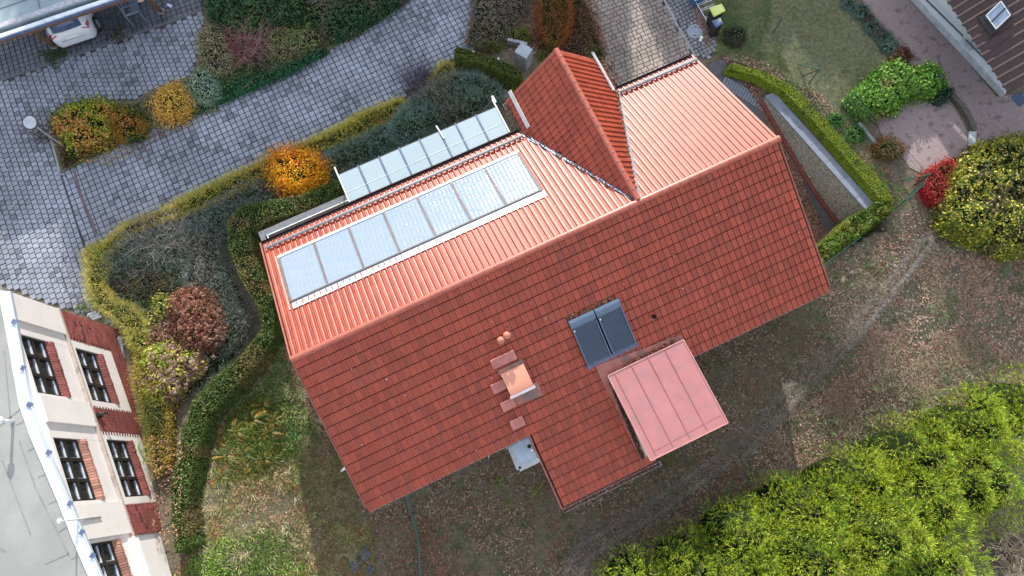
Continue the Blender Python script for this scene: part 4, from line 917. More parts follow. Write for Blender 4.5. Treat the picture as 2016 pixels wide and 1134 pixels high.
# felt seams
seam = mat('felt_seam', (.25, .26, .24), rough=.9)
for p, q in (((8, 690), (22, 840)), ((0, 838), (44, 802)), ((33, 836), (54, 826)), ((56, 887), (72, 878)), ((75, 939), (95, 931)), ((96, 992), (115, 983)), ((116, 1047), (138, 1033)), ((88, 1110), (135, 1090)), ((140, 1100), (160, 1092)), ((0, 1078), (10, 1086)), ((4, 905), (60, 1052)), ((38, 868), (70, 960)), ((70, 960), (136, 1094))):
    bld.add(MB().bar(at(p, 6.362), at(q, 6.362), .035, .012), 'felt_seam', seam)
# downpipes / lamps on the roof
pv = Thing('roof_vent_pipe', tuple(at((26, 830), 6.36)), 'white capped pipe standing on the pale flat roof, with a long shadow', 'vent pipe')
b0 = at((26, 830), 6.36); pv.add(MB().tube([b0, b0+zz*.55], .045, 12), 'pipe', white, smooth=True); pv.add(MB().tube([b0+zz*.5, b0+zz*.58, b0+zz*.64], [.1, .1, .03], 14), 'cap', white, smooth=True)
fl = Thing('wall_flagpole', tuple(fw(7.2, 5.3)), 'white pole with a ball end, reaching over the gutter of the cream facade', 'pole')
f0, f1 = at((198, 1018), 5.2), at((118, 1026), 7.15)
fl.add(MB().tube([f0, f1], [.028, .022], 10), 'pole', mat('pole_grey', (.55, .55, .55), rough=.4), smooth=True); fl.add(MB().tube([f1-zz*.03, f1+zz*.02, f1+zz*.07], [.04, .08, .03], 10), 'ball', white, smooth=True)
fl.add(MB().bar(at((186, 1020), 5.4), at((191, 1029), 5.3), .035), 'bracket', pipe_m); fl.add(MB().bar(at((191, 1029), 5.3), at((206, 1052), 5.2), .012), 'cable', dgrey)
wl = Thing('wall_lamp', tuple(fw(4.0, 2.6)), 'small dark lamp on the red brick between the two lower windows', 'lamp')
c_ = hit((196, 818), FP+FN*.05, FN); wl.add(MB().obox(c_, FD, FN, zz, .05, .05, .14), 'body', black); wl.add(MB().tube([c_+FN*.06+zz*.1, c_+FN*.2+zz*.05, c_+FN*.22-zz*.05], .035, 8), 'hood', black)
# white annex below the facade
an = Thing('annex', tuple(fw(8.6, 0, .6)), 'low white annex wall with a slanting top under the brick facade', 'wall')
q = [hit(p, FP+FN*.25, FN) for p in ((270, 1052), (313, 1046), (338, 1134), (300, 1146))]
mb = MB(); mb.hexa([p-FN*.4 for p in q], q); an.add(mb, 'wall', cream_m)
an.add(MB().bar(q[0]+zz*.03, q[1]+zz*.03, .12, .06), 'coping', brick_red)
# edging along the base
kerb('edging', [(243, 664), (247, 700), (256, 750), (268, 815), (277, 855)], .16, .3, concrete, 'pale stone edging along the foot of the brick facade', 'edging', zb=.1)
bn = Thing('small_bench', tuple(at((185, 622), .2)), 'weathered grey plank bench at the corner of the brick building', 'bench')
for k in range(3):
    a = at((172+k*5, 620+k*4), .45); b_ = at((190+k*5, 614+k*4), .45); bn.add(MB().bar(a, b_, .09, .03), 'plank', concrete)
for p in ((174, 622), (190, 622)): bn.add(MB().bar(at(p, 0), at(p, .43), .07, .07, up=(0, 1, 0)), 'leg', concrete)

# ---------------------------------------------------------------- carport, car
cpt = Thing('carport', tuple(at((60, 20), 0)), 'carport with flat blue-grey roof and white gutter in the upper left corner', 'carport')
ZC2 = 2.75; c0, c1 = at((-70, 96), ZC2), at((262, -16), ZC2); dx = (c1-c0)/np.linalg.norm(c1-c0); up_ = np.array([-dx[1], dx[0], 0])
R0, R1 = at((-60, 88), ZC2+.05), at((240, -16), ZC2+.05)
felt_b = mat('carport_felt', (.26, .33, .36), rough=.6, var=.2, scale=1.2, stain=((.34, .40, .42), 1.2, .55, .6))
R0 = c0+up_*.28; R1 = c1+up_*.28
cpt.add(MB().hexa([R0-zz*.15, R1-zz*.15, R1+up_*6-zz*.15, R0+up_*6-zz*.15], [R0+zz*.04, R1+zz*.04, R1+up_*6+zz*.04, R0+up_*6+zz*.04]), 'roof', felt_b)
for t_ in (.9, 2.3, 3.7): cpt.add(MB().bar(R0+up_*t_+zz*.047, R1+up_*t_+zz*.047, .05, .012), 'felt_seam', mat('felt_dark', (.14, .17, .20)))
for s_ in (1.2, 3.1, 5.0, 6.6): 
    p = R0+dx*s_; cpt.add(MB().bar(p+up_*.3+zz*.047, p+up_*2.4+zz*.047, .05, .01), 'felt_seam', MATS['felt_dark'])
cpt.add(MB().bar(c0+zz*.02, c1+zz*.02, .15, .07), 'gutter', mat('gutter_white', (.70, .76, .84), rough=.35))
cpt.add(MB().bar(c0-up_*.09-zz*.05, c1-up_*.09-zz*.05, .05, .1), 'fascia', mat('fascia_blue', (.10, .14, .26)))
cpt.add(MB().bar(c0-up_*.05-zz*.16, c1-up_*.05-zz*.16, .1, .16), 'beam', wood_m)
pebb = mat('pebble_strip', (.42, .42, .46), rough=.9, var=.3, scale=9)
cpt.add(MB().bar(R0+up_*.16+zz*.05, R1+up_*.16+zz*.05, .22, .03), 'edge_strip', pebb)
for pb, pt in (((108, 92), (60, 57)), ((318, 23), (288, -4))):
    cpt.add(MB().bar(at(pb, 0), at(pt, 2.45), .14, .14), 'post', wood_m)
    cpt.add(MB().obox(at(pb, .04), (1, 0, 0), (0, 1, 0), (0, 0, 1), .12, .12, .08), 'footing', concrete)
cpt.add(MB().bar(at((57, 62), 2.5), at((82, 49), 2.5), .08, .12), 'brace', wood_m)
cpt.add(MB().hexa([at(p, 2.2) for p in ((268, -8), (290, -8), (281, 3), (272, 5))], [at(p, 2.32) for p in ((268, -8), (290, -8), (281, 3), (272, 5))]), 'board', mat('pale_wood', (.5, .3, .2)))
# car, only its tail shows
car = Thing('parked_car', tuple(at((128, 20), 0)), 'white hatchback parked under the carport with only its rear showing', 'car')
cr_ = at((147, 74), .55); cr_[2] = 0; cr_ = cr_+np.array([.05, -.1, 0]); fwd = up_*1.0; fwd = np.array([math.cos(rad(111)), math.sin(rad(111)), 0]); rt = np.array([-fwd[1], fwd[0], 0])*-1
Pc = lambda s, x, z: cr_+fwd*s+rt*x+zz*z
secs = [  # (s, halfwidth, z bottom, z belt, z top, top half width)
    (0.0, .60, .34, .62, .66, .45), (.06, .74, .28, .74, .80, .60), (.2, .83, .24, .88, .98, .62), (.42, .87, .22, .95, 1.16, .62), (.75, .885, .2, .96, 1.36, .60), (1.1, .89, .2, .95, 1.43, .59),
    (1.7, .89, .2, .93, 1.46, .58), (2.3, .89, .2, .92, 1.42, .56), (2.9, .885, .2, .92, 1.12, .60), (3.2, .87, .2, .90, .96, .66), (3.8, .84, .22, .82, .86, .6), (4.15, .72, .26, .66, .70, .5), (4.25, .55, .32, .55, .57, .4)]
V = []; 
for s_, hw, zb, zl, zt, tw in secs:
    s_ = s_*.68 if s_ <= 1.1 else s_-.35
    ring = [(-hw*.9, zb), (-hw, zb+.12), (-hw, (zb+zl)/2+.03), (-hw*.985, zl), (-(hw*.35+tw*.65), (zl*.4+zt*.6)), (-tw, zt-.03), (-tw*.6, zt), (0, zt+.012)]
    ring = ring+[(-x, z) for x, z in reversed(ring[:-1])]
    for x, z in ring: V.append(Pc(s_, x, z))
K = 15; Fq = []
for i in range(len(secs)-1):
    for k in range(K-1): Fq.append((i*K+k, (i+1)*K+k, (i+1)*K+k+1, i*K+k+1))
me = bpy.data.meshes.new('body'); me.from_pydata([tuple(map(float, p)) for p in V], [], Fq+[tuple(range(K)), tuple(range(len(V)-1, len(V)-K-1, -1))]); 
bm = bmesh.new(); bm.from_mesh(me); bmesh.ops.recalc_face_normals(bm, faces=bm.faces)
for f in bm.faces: f.smooth = True
bm.to_mesh(me); bm.free()
cpaint = mat('car_paint', (.72, .74, .78), rough=.25, var=.01, coat=.8)
car.own(link('body', me, cpaint))
def carq(name, pts, m, lift=.012, th=.01):
    pts = [(a*.68, b, c) for a, b, c in pts]
    q = [Pc(*p) for p in pts]; n_ = np.cross(q[1]-q[0], q[-1]-q[0]); n_ /= np.linalg.norm(n_); n_ = n_ if n_[2] > 0 else -n_
    return car.add(MB().hexa([p+n_*lift for p in q], [p+n_*(lift+th) for p in q]), name, m)
cgl = mat('car_glass', (.02, .05, .11), rough=.05, spec=1, coat=1, metal=.3)
carq('rear_window', [(.27, -.6, 1.03), (.24, -.3, 1.01), (.23, 0, 1.01), (.24, .3, 1.01), (.27, .6, 1.03), (.74, .56, 1.37), (.72, 0, 1.40), (.74, -.56, 1.37)], cgl, .02)
carq('wiper', [(.25, -.02, 1.04), (.25, .02, 1.04), (.4, .25, 1.17), (.4, .21, 1.17)], black, .035)
tl_ = mat('tail_light', (.35, .01, .02), rough=.15, coat=1)
for s_ in (-1, 1): carq('tail_light', [(.2, s_*.5, .90), (.16, s_*.78, .80), (.42, s_*.86, .93), (.55, s_*.86, 1.0), (.36, s_*.7, .97)], tl_, .03, .02)
carq('number_plate', [(.02, -.26, .70), (.02, .26, .70), (.09, .26, .80), (.09, -.26, .80)], white, .02)
carq('bumper_strip', [(-.0, -.5, .64), (-.0, .5, .64), (.02, .5, .68), (.02, -.5, .68)], mat('bumper', (.4, .42, .46)), .01)
for s_ in (.62, 3.05):
    for x in (-.86, .86):
        c_ = Pc(s_, x, .31); d = rt*.1; w_ = car.add(MB().tube([c_-d, c_+d], .315, 24), 'wheel', black, smooth=True)
        car.add(MB().tube([c_-rt*.104, c_+rt*.104], .19, 14), 'rim', pipe_m, w_)
for x in (-.93, .93): car.add(MB().obox(Pc(2.2, x, .98), rt, fwd, zz, .1, .06, .06), 'mirror', cpaint)
# grey handcart
hc = Thing('metal_cart', tuple(at((255, 10), 0)), 'grey metal frame cart with open tray standing beside the carport', 'cart')
q = [at(p, .75) for p in ((246, 31), (272, 22), (262, -14), (234, -6))]; sm = mat('cart_steel', (.27, .31, .40), rough=.4, metal=.4)
for i in range(4): hc.add(MB().bar(q[i], q[(i+1) % 4], .07, .07), 'frame_bar', sm)
hc.add(MB().hexa([p-zz*.06 for p in (q[0]*.5+q[1]*.5, q[1], q[2], q[2]*.5+q[3]*.5)], [p-zz*.03 for p in (q[0]*.5+q[1]*.5, q[1], q[2], q[2]*.5+q[3]*.5)]), 'tray', mat('cart_tray', (.18, .22, .26), rough=.5))
hc.add(MB().bar(q[0]*.6+q[3]*.4+zz*.02, q[1]*.6+q[2]*.4+zz*.02, .05), 'cross_bar', sm); hc.add(MB().bar(q[0]+zz*.0, at((226, 2), 1.6), .035), 'strut', sm)
for p in q: hc.add(MB().bar(p, p*np.array([1, 1, 0]), .05, .05, up=(0, 1, 0)), 'leg', sm)
pc = Thing('paper_sheet', tuple(at((334, 11), .05)), 'pale blue and white printed sheet lying on the dark paving', 'paper')
q = [at(p, .07) for p in ((330, 6), (341, 11), (336, 16), (327, 10))]; pc.add(MB().prism(q, .01), 'sheet', mat('sheet_blue', (.45, .5, .75)))
pc.add(MB().prism([p+zz*.011 for p in [q[0]*.8+q[2]*.2, q[1]*.7+q[3]*.3, q[2]*.75+q[0]*.25, q[3]*.8+q[1]*.2]], .004), 'print', white)
# round street sign seen from above
sg_ = Thing('round_sign', tuple(at((75, 252), 0)), 'round pale traffic sign with a dark red rim at the left end of the bed', 'sign')
c_ = at((59, 241), 2.3); b0 = at((76, 251), 0.)
nrm = np.array([.1, -.35, .93]); nrm /= np.linalg.norm(nrm)
sg_.add(MB().tube([c_-nrm*.02, c_+nrm*.01], .28, 28), 'rim', mat('sign_rim', (.07, .04, .06), rough=.5)); sg_.add(MB().tube([c_+nrm*.006, c_+nrm*.02], .235, 28), 'face', mat('sign_face', (.42, .45, .5), rough=.5))
sg_.add(MB().tube([c_*np.array([1, 1, 0]), c_-nrm*.02], .03, 8), 'pole', pipe_m)

# ---------------------------------------------------------------- brown house, upper right
bh = Thing('brown_house', tuple(at((1930, 60), 0)), 'white house with dark brown ribbed roof in the upper right corner', 'house')
A_ = at((1790, -6), 0); B_ = at((1970, 188), 0); d_ = (B_-A_)/np.linalg.norm(B_-A_); A_ = A_-d_*3
nn = np.array([-d_[1], d_[0], 0]);   # pointing away from the camera side
if nn.dot(np.array([1, 1, 0])) < 0: nn = -nn
wm = mat('white_house_wall', (.74, .76, .80), rough=.8, var=.04)
bh.add(MB().prism([A_, B_, B_+nn*7, A_+nn*7], 2.2), 'wall', wm)
bh.add(MB().prism([A_-nn*.06, B_+d_*.06-nn*.06, B_+d_*.06, A_], .28), 'plinth', mat('plinth', (.5, .52, .54), rough=.9))
E0, E1 = at((1848, -26), 2.3), at((1984, 182), 2.3); ed_ = (E1-E0)/np.linalg.norm(E1-E0); E0 = E0-ed_*2.5; en = np.array([-ed_[1], ed_[0], 0]); en = en if en[0] > 0 else -en
RP = rad(38); rd = en*math.cos(RP)+zz*math.sin(RP); rn = np.cross(ed_, rd); rn = rn if rn[2] > 0 else -rn
bh.add(MB().hexa([E0-rn*.12, E1-rn*.12, E1+rd*5-rn*.12, E0+rd*5-rn*.12], [E0-rn*.05, E1-rn*.05, E1+rd*5-rn*.05, E0+rd*5-rn*.05]), 'roof', mat('brown_under', (.03, .018, .016)))
brn = mat('brown_roof', (.045, .022, .02), rough=.5, var=.25, scale=5)
RL = np.linalg.norm(E1-E0); npn = int(RL/.34)
for i in range(npn):
    a = E0+ed_*(RL*i/npn); b_ = E0+ed_*(RL*(i+1)/npn-.0); L_ = 5; mb = MB(); w_ = b_-a
    for (t0, t1, h0, h1) in ((0, .12, .01, .045), (.12, .24, .045, .05), (.24, .36, .05, .012), (.36, 1, .012, .004)):
        p = [a+w_*t0+rn*h0, a+w_*t1+rn*h1]; e = [x+rd*L_ for x in p]; o_ = -rd*.05*(1 if h0 > .03 or h1 > .03 else 0)
        mb.hexa([p[0]+o_-rn*.06, p[1]+o_-rn*.06, e[1]-rn*.06, e[0]-rn*.06], [p[0]+o_, p[1]+o_, e[1], e[0]])
    bh.add(mb, 'roof_panel', brn)
def onroof(p, h=0.): return hit(p, E0+rn*h, rn)
wq = [onroof(p, .14) for p in ((1936, 31), (1972, -4), (1995, 30), (1960, 64))]
f_ = bh.add(MB().hexa([p-rn*.2 for p in wq], wq), 'roof_window', mat('rw_frame', (.035, .035, .04)))
gq = [wq[0]+(wq[i]-wq[0])*1 for i in range(4)]; cen = sum(wq)/4; gq = [cen+(p-cen)*.8+rn*.006 for p in wq]
bh.add(MB().prism(gq, .01, rn), 'pane', mat('curtain_glass', (.20, .27, .40), rough=.2, coat=.4), f_)
for k in range(9):
    t0 = (k+.2)/9; t1 = t0+.05; a = gq[0]+(gq[3]-gq[0])*t0+rn*.012; b_ = gq[1]+(gq[2]-gq[1])*t0+rn*.012; bh.add(MB().bar(a, b_, .03, .006, up=rn), 'curtain_fold', mat('curtain', (.35, .41, .5)), f_)
mid0, mid1 = (gq[0]+gq[3])/2, (gq[1]+gq[2])/2; bh.add(MB().bar(mid0+rn*.02, mid1+rn*.02, .05, .03, up=rn), 'sash_bar', MATS['rw_frame'], f_)
for i in range(4): bh.add(MB().bar(gq[i]+rn*.02, gq[(i+1) % 4]+rn*.02, .03, .03, up=rn), 'sash', white, f_)
sq = [onroof(p, .1) for p in ((1925, 32), (1936, 31), (1960, 64), (1950, 71))]; bh.add(MB().hexa([p-rn*.1 for p in sq], sq), 'window_flashing', black)
# pipe and ledge along the white wall
wn_ = -nn
def onwall(p, o): return hit(p, A_+wn_*o, nn)
pipe_d = mat('pipe_dark', (.09, .11, .15), rough=.5)
P_ = [onwall(p, .32) for p in ((1818, -6), (1896, 71))]; bh.add(MB().tube(P_, .035, 8), 'pipe', pipe_d)
P_ = [onwall(p, .32) for p in ((1901, 78), (1976, 153))]; bh.add(MB().tube(P_, .035, 8), 'pipe', pipe_d)
P_ = [onwall(p, .3) for p in ((1893, 78), (1913, 98))]; bh.add(MB().bar(P_[0], P_[1], .2, .12), 'wall_box', mat('box_grey', (.5, .52, .55)))
mat_ = Thing('doormat', tuple(at((2003, 197), 0)), 'dark blue mat at the corner of the white house', 'mat')
mat_.add(MB().prism([at(p, .03) for p in ((1990, 190), (2008, 181), (2024, 200), (2006, 210))], .02), 'mat', mat('mat_blue', (.06, .09, .15), rough=.9))

# ---------------------------------------------------------------- retaining wall, path, steps on the right
W_ = lambda v, z, o=0.: uvw(wall_u(v)+o, v, z)
vs_ = np.linspace(-3.25, 3.0, 15)
pb = bpy.data.materials.new('pebble_dash'); pb.use_nodes = True; n = pb.node_tree; b = n.nodes['Principled BSDF']; b.inputs['Roughness'].default_value = .95
geo = n.nodes.new('ShaderNodeNewGeometry'); vo = n.nodes.new('ShaderNodeTexVoronoi'); vo.inputs['Scale'].default_value = 26; n.links.new(geo.outputs['Position'], vo.inputs['Vector'])
cr = n.nodes.new('ShaderNodeValToRGB'); cr.color_ramp.elements[0].color = (.12, .10, .085, 1); cr.color_ramp.elements[1].color = (.52, .48, .42, 1)
sp_ = n.nodes.new('ShaderNodeSeparateColor'); n.links.new(vo.outputs['Color'], sp_.inputs[0]); n.links.new(sp_.outputs[0], cr.inputs[0]); n.links.new(cr.outputs[0], b.inputs['Base Color'])
bp = n.nodes.new('ShaderNodeBump'); bp.inputs['Strength'].default_value = .8; bp.inputs['Distance'].default_value = .02; bp.invert = True; n.links.new(vo.outputs['Distance'], bp.inputs['Height']); n.links.new(bp.outputs[0], b.inputs['Normal'])
rw = Thing('retaining_wall', tuple(W_(0, -1)), 'pebble dash retaining wall with smooth grey coping beside the sunken path', 'wall')
mb = MB()
for i in range(len(vs_)-1):
    a, b_ = vs_[i], vs_[i+1]; mb.hexa([W_(a, -2.6), W_(b_, -2.6), W_(b_, -2.6, .42), W_(a, -2.6, .42)], [W_(a, -.02), W_(b_, -.02), W_(b_, -.02, .42), W_(a, -.02, .42)])
rw.add(mb, 'wall', pb)
for i in range(0, len(vs_)-1, 2):
    a, b_ = vs_[i], vs_[min(i+2, len(vs_)-1)]; rw.add(MB().hexa([W_(a+.005, -.02, -.03), W_(b_-.005, -.02, -.03), W_(b_-.005, -.02, .4), W_(a+.005, -.02, .4)], [W_(a+.005, .06, -.03), W_(b_-.005, .06, -.03), W_(b_-.005, .06, .4), W_(a+.005, .06, .4)]), 'coping_slab', mat('coping', (.19, .21, .26), rough=.75, var=.2, scale=4, stain=((.2, .22, .24), 3, .52, .6)))
mb = MB()
for i in range(len(vs_)-1):
    a, b_ = vs_[i], vs_[i+1]; za, zb = path_z(a), path_z(b_); mb.hexa([W_(a, za-.1, -.16), W_(b_, zb-.1, -.16), W_(b_, zb-.1, .0), W_(a, za-.1, .0)], [W_(a, za+.14, -.16), W_(b_, zb+.14, -.16), W_(b_, zb+.14, -.003), W_(a, za+.14, -.003)])
rw.add(mb, 'red_footing', mat('red_plinth', (.20, .06, .05), rough=.8))
# path surface
vp = np.linspace(-5.5, 3.5, 40); up2 = [16.2, 17.2, 18.2, 19.2, 20.2, 22]; V = []; 
for v_ in vp:
    for u_ in up2: V.append(uvw(min(u_, wall_u(v_)-.05), v_, path_z(v_)+.0))
nx = len(up2); idx = np.arange(len(V)).reshape(-1, nx); Fp = np.stack([idx[:-1, :-1], idx[:-1, 1:], idx[1:, 1:], idx[1:, :-1]], -1).reshape(-1, 4)
tag(nump('path', V, Fp, mat('path_concrete', (.10, .10, .105), rough=.9, var=.35, scale=5, bump=.4)), kind='structure')
pk_ = Thing('kerb', tuple(uvw(18.8, -1, -1)), 'thin pale kerb running down the sunken path between wall and gable', 'kerb')
for i in range(9):
    a, b_ = -4.4+i*.85, -4.4+(i+1)*.85-.015; pk_.add(MB().bar(uvw(18.9+.0*i, a, path_z(a)+.05), uvw(18.9, b_, path_z(b_)+.05), .07, .12), 'kerbstone', concrete)
# fan of timber steps
st = Thing('steps', tuple(uvw(19.6, -4.2, -.3)), 'flight of narrow dark grey steps fanning along the start of the mossy hedge', 'steps')
stm = mat('step_stone', (.20, .22, .26), rough=.8, var=.25, scale=6)
N_ = 15
for k in range(N_):
    f = k/(N_-1); a = at((1428+76*f, 150+42*f), .05-.45*f); b_ = at((1420+72*f, 168+44*f), .0-.45*f); a2 = at((1428+76*(f+.055), 150+42*(f+.055)), .05-.45*f); b2 = at((1420+72*(f+.055), 168+44*(f+.055)), -.45*f)
    q = [a, a2, b2, b_]; st.add(MB().hexa([p-zz*.25 for p in q], q), 'tread', stm, bevel=.008)
# manhole, bins, rack, lamp balls
mh = Thing('manhole_cover', tuple(at((1368, 62), .04)), 'round grey manhole cover in the cobbles below the bins', 'manhole cover')
p = at((1368, 62), .05); mh.add(MB().disc(p, .33, .02, 32), 'ring', mat('mh_ring', (.30, .31, .32), rough=.7)); mh.add(MB().disc(p+zz*.012, .275, .018, 32), 'lid', mat('mh_lid', (.27, .31, .37), rough=.6, var=.35, scale=9, bump=.6))
for a in (80, 260): mh.add(MB().disc(p+zz*.026+np.array([math.cos(rad(a)), math.sin(rad(a)), 0])*.2, .035, .008, 10), 'lifting_hole', black)
for k, (px_, z_) in enumerate((((1381, 74), .3), ((1379, 79), .25))):
    th = Thing('garden_ball', tuple(at(px_, 0)), ['larger white ball ornament beside the manhole cover', 'smaller white ball ornament beside the manhole cover'][k], 'ball ornament'); q = at(px_, z_)
    r_ = .075-.015*k; th.add(MB().tube([q+zz*r_*math.sin(t) for t in np.linspace(-1.5, 1.5, 9)], [r_*math.cos(t) for t in np.linspace(-1.5, 1.5, 9)], 14), 'ball', white, smooth=True); th.add(MB().tube([q*np.array([1, 1, 0]), q], .012, 6), 'stake', pipe_m)
def bin_(label, quad, z, body, lid, lidc):
    th = Thing('wheelie_bin', tuple(at(quad[0], 0)), label, 'bin', 'wheeled bins by the cobbles'); q = [at(p, z) for p in quad]; c_ = sum(q)/4
    bt = [(c_+(p-c_)*.74)*np.array([1, 1, 0])+zz*.08 for p in q]; tp = [c_+(p-c_)*.92-zz*.06 for p in q]
    th.add(MB().hexa(bt, tp), 'body', body, bevel=.02)
    th.add(MB().hexa([p-zz*.05 for p in q], [c_+(p-c_)*.94+zz*.03 for p in q]), 'lid', lid, bevel=.012)
    th.add(MB().hexa([c_+(p-c_)*.6+zz*.03 for p in q], [c_+(p-c_)*.55+zz*.045 for p in q]), 'lid_panel', lidc)
    h0, h1 = q[1]+(q[1]-q[0])*.12, q[2]+(q[2]-q[3])*.12; th.add(MB().tube([q[1]-zz*.04, h0, h1, q[2]-zz*.04], .016, 6), 'handle', black)
    for s_ in (bt[1], bt[2]): th.add(MB().tube([s_-(q[2]-q[1])*.03, s_+(q[2]-q[1])*.03], .09, 12), 'wheel', black)
    return th
ylw = mat('bin_yellow', (.62, .66, .18), rough=.5, var=.03); bbl = mat('bin_black', (.02, .022, .026), rough=.5); bbu = mat('bin_blue_lid', (.09, .13, .24), rough=.4)
bin_('black bin with a bright yellow lid beside the lawn', ((1396, 15), (1421, 7), (1429, 21), (1406, 33)), 1.06, bbl, ylw, mat('bin_yellow2', (.66, .70, .24), rough=.5))
b2_ = bin_('smaller black bin with dark blue lid below the yellow lidded one', ((1401, 41), (1418, 34), (1425, 46), (1410, 54)), .95, bbl, bbu, mat('bin_blue2', (.16, .22, .38), rough=.35))
b2_.add(MB().prism([at(p, .99) for p in ((1413, 37), (1418, 35), (1421, 42), (1416, 44))], .008), 'sticker', mat('sticker', (.5, .48, .3)))
rk = Thing('bike_rack', tuple(at((1380, 15), 0)), 'low metal rack with slanted bars at the top edge between cobbles and bins', 'rack')
a0_, a1_ = at((1370, 4), .35), at((1391, 40), .35); rk.add(MB().tube([a0_, a1_], .018, 6), 'rail', metal_w)
for t_ in (.12, .2, .42, .5, .85, .92): p = a0_+(a1_-a0_)*t_; rk.add(MB().tube([p, p+dx*.62+zz*.05], .012, 6), 'bar', metal_w)
for p in (a0_, a1_): rk.add(MB().tube([p*np.array([1, 1, 0]), p], .018, 6), 'leg', metal_w)
bx = Thing('storage_box', tuple(at((1378, -4), .0)), 'white topped blue box cut by the top edge of the picture', 'box')
q = [at(p, .5) for p in ((1368, 2), (1386, -4), (1378, -20), (1360, -14))]; bx.add(MB().hexa([p*np.array([1, 1, 0]) for p in q], q), 'body', mat('box_blue', (.05, .12, .28))); bx.add(MB().prism([p+zz*.002 for p in q], .05), 'lid', white)
# log edging between gravel areas + slab
lg = mat('log_end', (.12, .105, .09), rough=.95, var=.4, scale=12, bump=.6)
for k in range(11):
    f = k/10; px_ = (1872+40*f+6*math.sin(f*3), 193+63*f); p = at(px_, .0)
    th = Thing('log_post', tuple(p), 'short round weathered post in the curved row between the two gravel areas', 'log', 'round wooden edging posts'); th.add(MB().disc(p, .115, .2+.05*random.random(), 12), 'post', lg)
sl_ = Thing('concrete_slab', tuple(at((1911, 274), .05)), 'narrow pale concrete slab at the end of the log edging', 'slab'); sl_.add(MB().prism([at(p, .04) for p in ((1906, 260), (1920, 261), (1918, 291), (1905, 289))], .1), 'slab', mat('slab_pale', (.38, .42, .42), rough=.85))
# steps, pillar by the box hedge
sst = mat('slate_slab', (.10, .115, .15), rough=.7, var=.35, scale=9)
s2 = Thing('garden_steps', tuple(at((960, 110), 0)), 'dark blue-grey stone steps and landings behind the clipped box hedge', 'steps')
for quad, z_ in ((((902, 98), (916, 88), (936, 98), (932, 108)), .1), (((937, 106), (944, 99), (951, 102), (945, 112)), .06), (((946, 112), (953, 102), (961, 105), (955, 115)), .0), (((955, 115), (962, 105), (969, 108), (963, 118)), -.06), (((964, 119), (975, 100), (1015, 98), (1016, 112), (1012, 134), (985, 124)), -.1), (((1014, 134), (1018, 124), (1026, 127), (1024, 138)), -.15), (((1024, 139), (1030, 127), (1036, 130), (1032, 143)), -.2), (((1031, 145), (1044, 126), (1062, 136), (1052, 160), (1034, 165)), -.28)):
    q = [at(p, z_+.06) for p in quad]; s2.add(MB().hexa([p-zz*.35 for p in q], q), 'slab', sst, bevel=.01)
for p_ in ((932, 103), (982, 118), (1003, 128)):
    c_ = at(p_, .2-.2*(p_[0] > 950)); th = Thing('step_light', tuple(c_), {932: 'white step light on the top landing', 982: 'white step light at the left of the middle landing', 1003: 'white step light at the right of the middle landing'}[p_[0]], 'light', 'white lights beside the stone steps')
    th.add(MB().obox(c_, dx, up_, zz, .045, .09, .04), 'housing', white, bevel=.01)
pi = Thing('concrete_pillar', tuple(at((1030, 125), 0)), 'square pale concrete pillar beside the stone steps', 'pillar')
q = [at(p, .95) for p in ((1013, 103), (1027, 83), (1049, 98), (1036, 116))]; pi.add(MB().hexa([p*np.array([1, 1, 0])-zz*.3 for p in q], q), 'shaft', concrete, bevel=.015)
cc_ = sum(q)/4; pi.add(MB().hexa([cc_+(p-cc_)*1.0+zz*.002 for p in q], [cc_+(p-cc_)*1.0+zz*.03 for p in q]), 'cap', mat('pillar_cap', (.38, .42, .46), rough=.8, var=.2, scale=8, stain=((.3, .22, .2), 5, .55, .5)))
for k in range(7):
    p = at((1002+k*5.5, 82+k*1.2), .2); th = Thing('palisade', tuple(p), 'grey concrete palisade post in the short row left of the pillar', 'palisade', 'concrete palisades by the pillar'); th.add(MB().disc(p-zz*.3, .07, .45+.03*random.random(), 10), 'post', concrete)
rkk = []
for k, (px_, r_, lb) in enumerate((((992, 186), .26, 'grey garden boulder beside the left eave of the cross gable'), ((1000, 205), .12, 'small grey stone near the canopy end'), ((1740, 362), .0, ''))):
    if not r_: continue
    p = g(px_, .1); bm = bmesh.new(); bmesh.ops.create_icosphere(bm, subdivisions=3, radius=r_)
    for v in bm.verts: v.co *= 1+.25*(float(vnoise(v.co.x*9+k, v.co.y*9+v.co.z*5, 1))-.5); v.co.z *= .6
    me = bpy.data.meshes.new('boulder'); bm.to_mesh(me); bm.free(); o = link('boulder', me, mat('rock', (.2, .19, .18), rough=.9, bump=.6)); o.location = p; tag(o, lb, 'boulder')
# slate stack, lower centre
for k, (px_, a_, s_, lb) in enumerate((((716, 1092), 50, .42, 'dark slate paving slab with a cross groove, upper one of the three in the grass'), ((697, 1114), 30, .36, 'plain dark slab, leftmost of the three lying in the grass'), ((728, 1122), 60, .3, 'dark slab, lowest of the three lying in the grass'))):
    p = g(px_, .1); X_ = np.array([math.cos(rad(a_)), math.sin(rad(a_)), .0]); Y_ = np.array([-X_[1], X_[0], 0]); th = Thing('slab', tuple(p), lb, 'slab', 'dark slabs in the grass')
    m_ = mat('slate_purple', (.085, .08, .11), rough=.7, var=.3, scale=7)
    for sx in (-1, 1):
        for sy in (-1, 1): th.add(MB().obox(p+X_*sx*s_*.25+Y_*sy*s_*.25+zz*.01*sx, X_, Y_, zz, s_*.24, s_*.24, .03), 'quarter', m_, bevel=.008)
    if k == 0: th.add(MB().obox(p-zz*.03, X_, Y_, zz, s_*.45, s_*.45, .015), 'backing', m_)

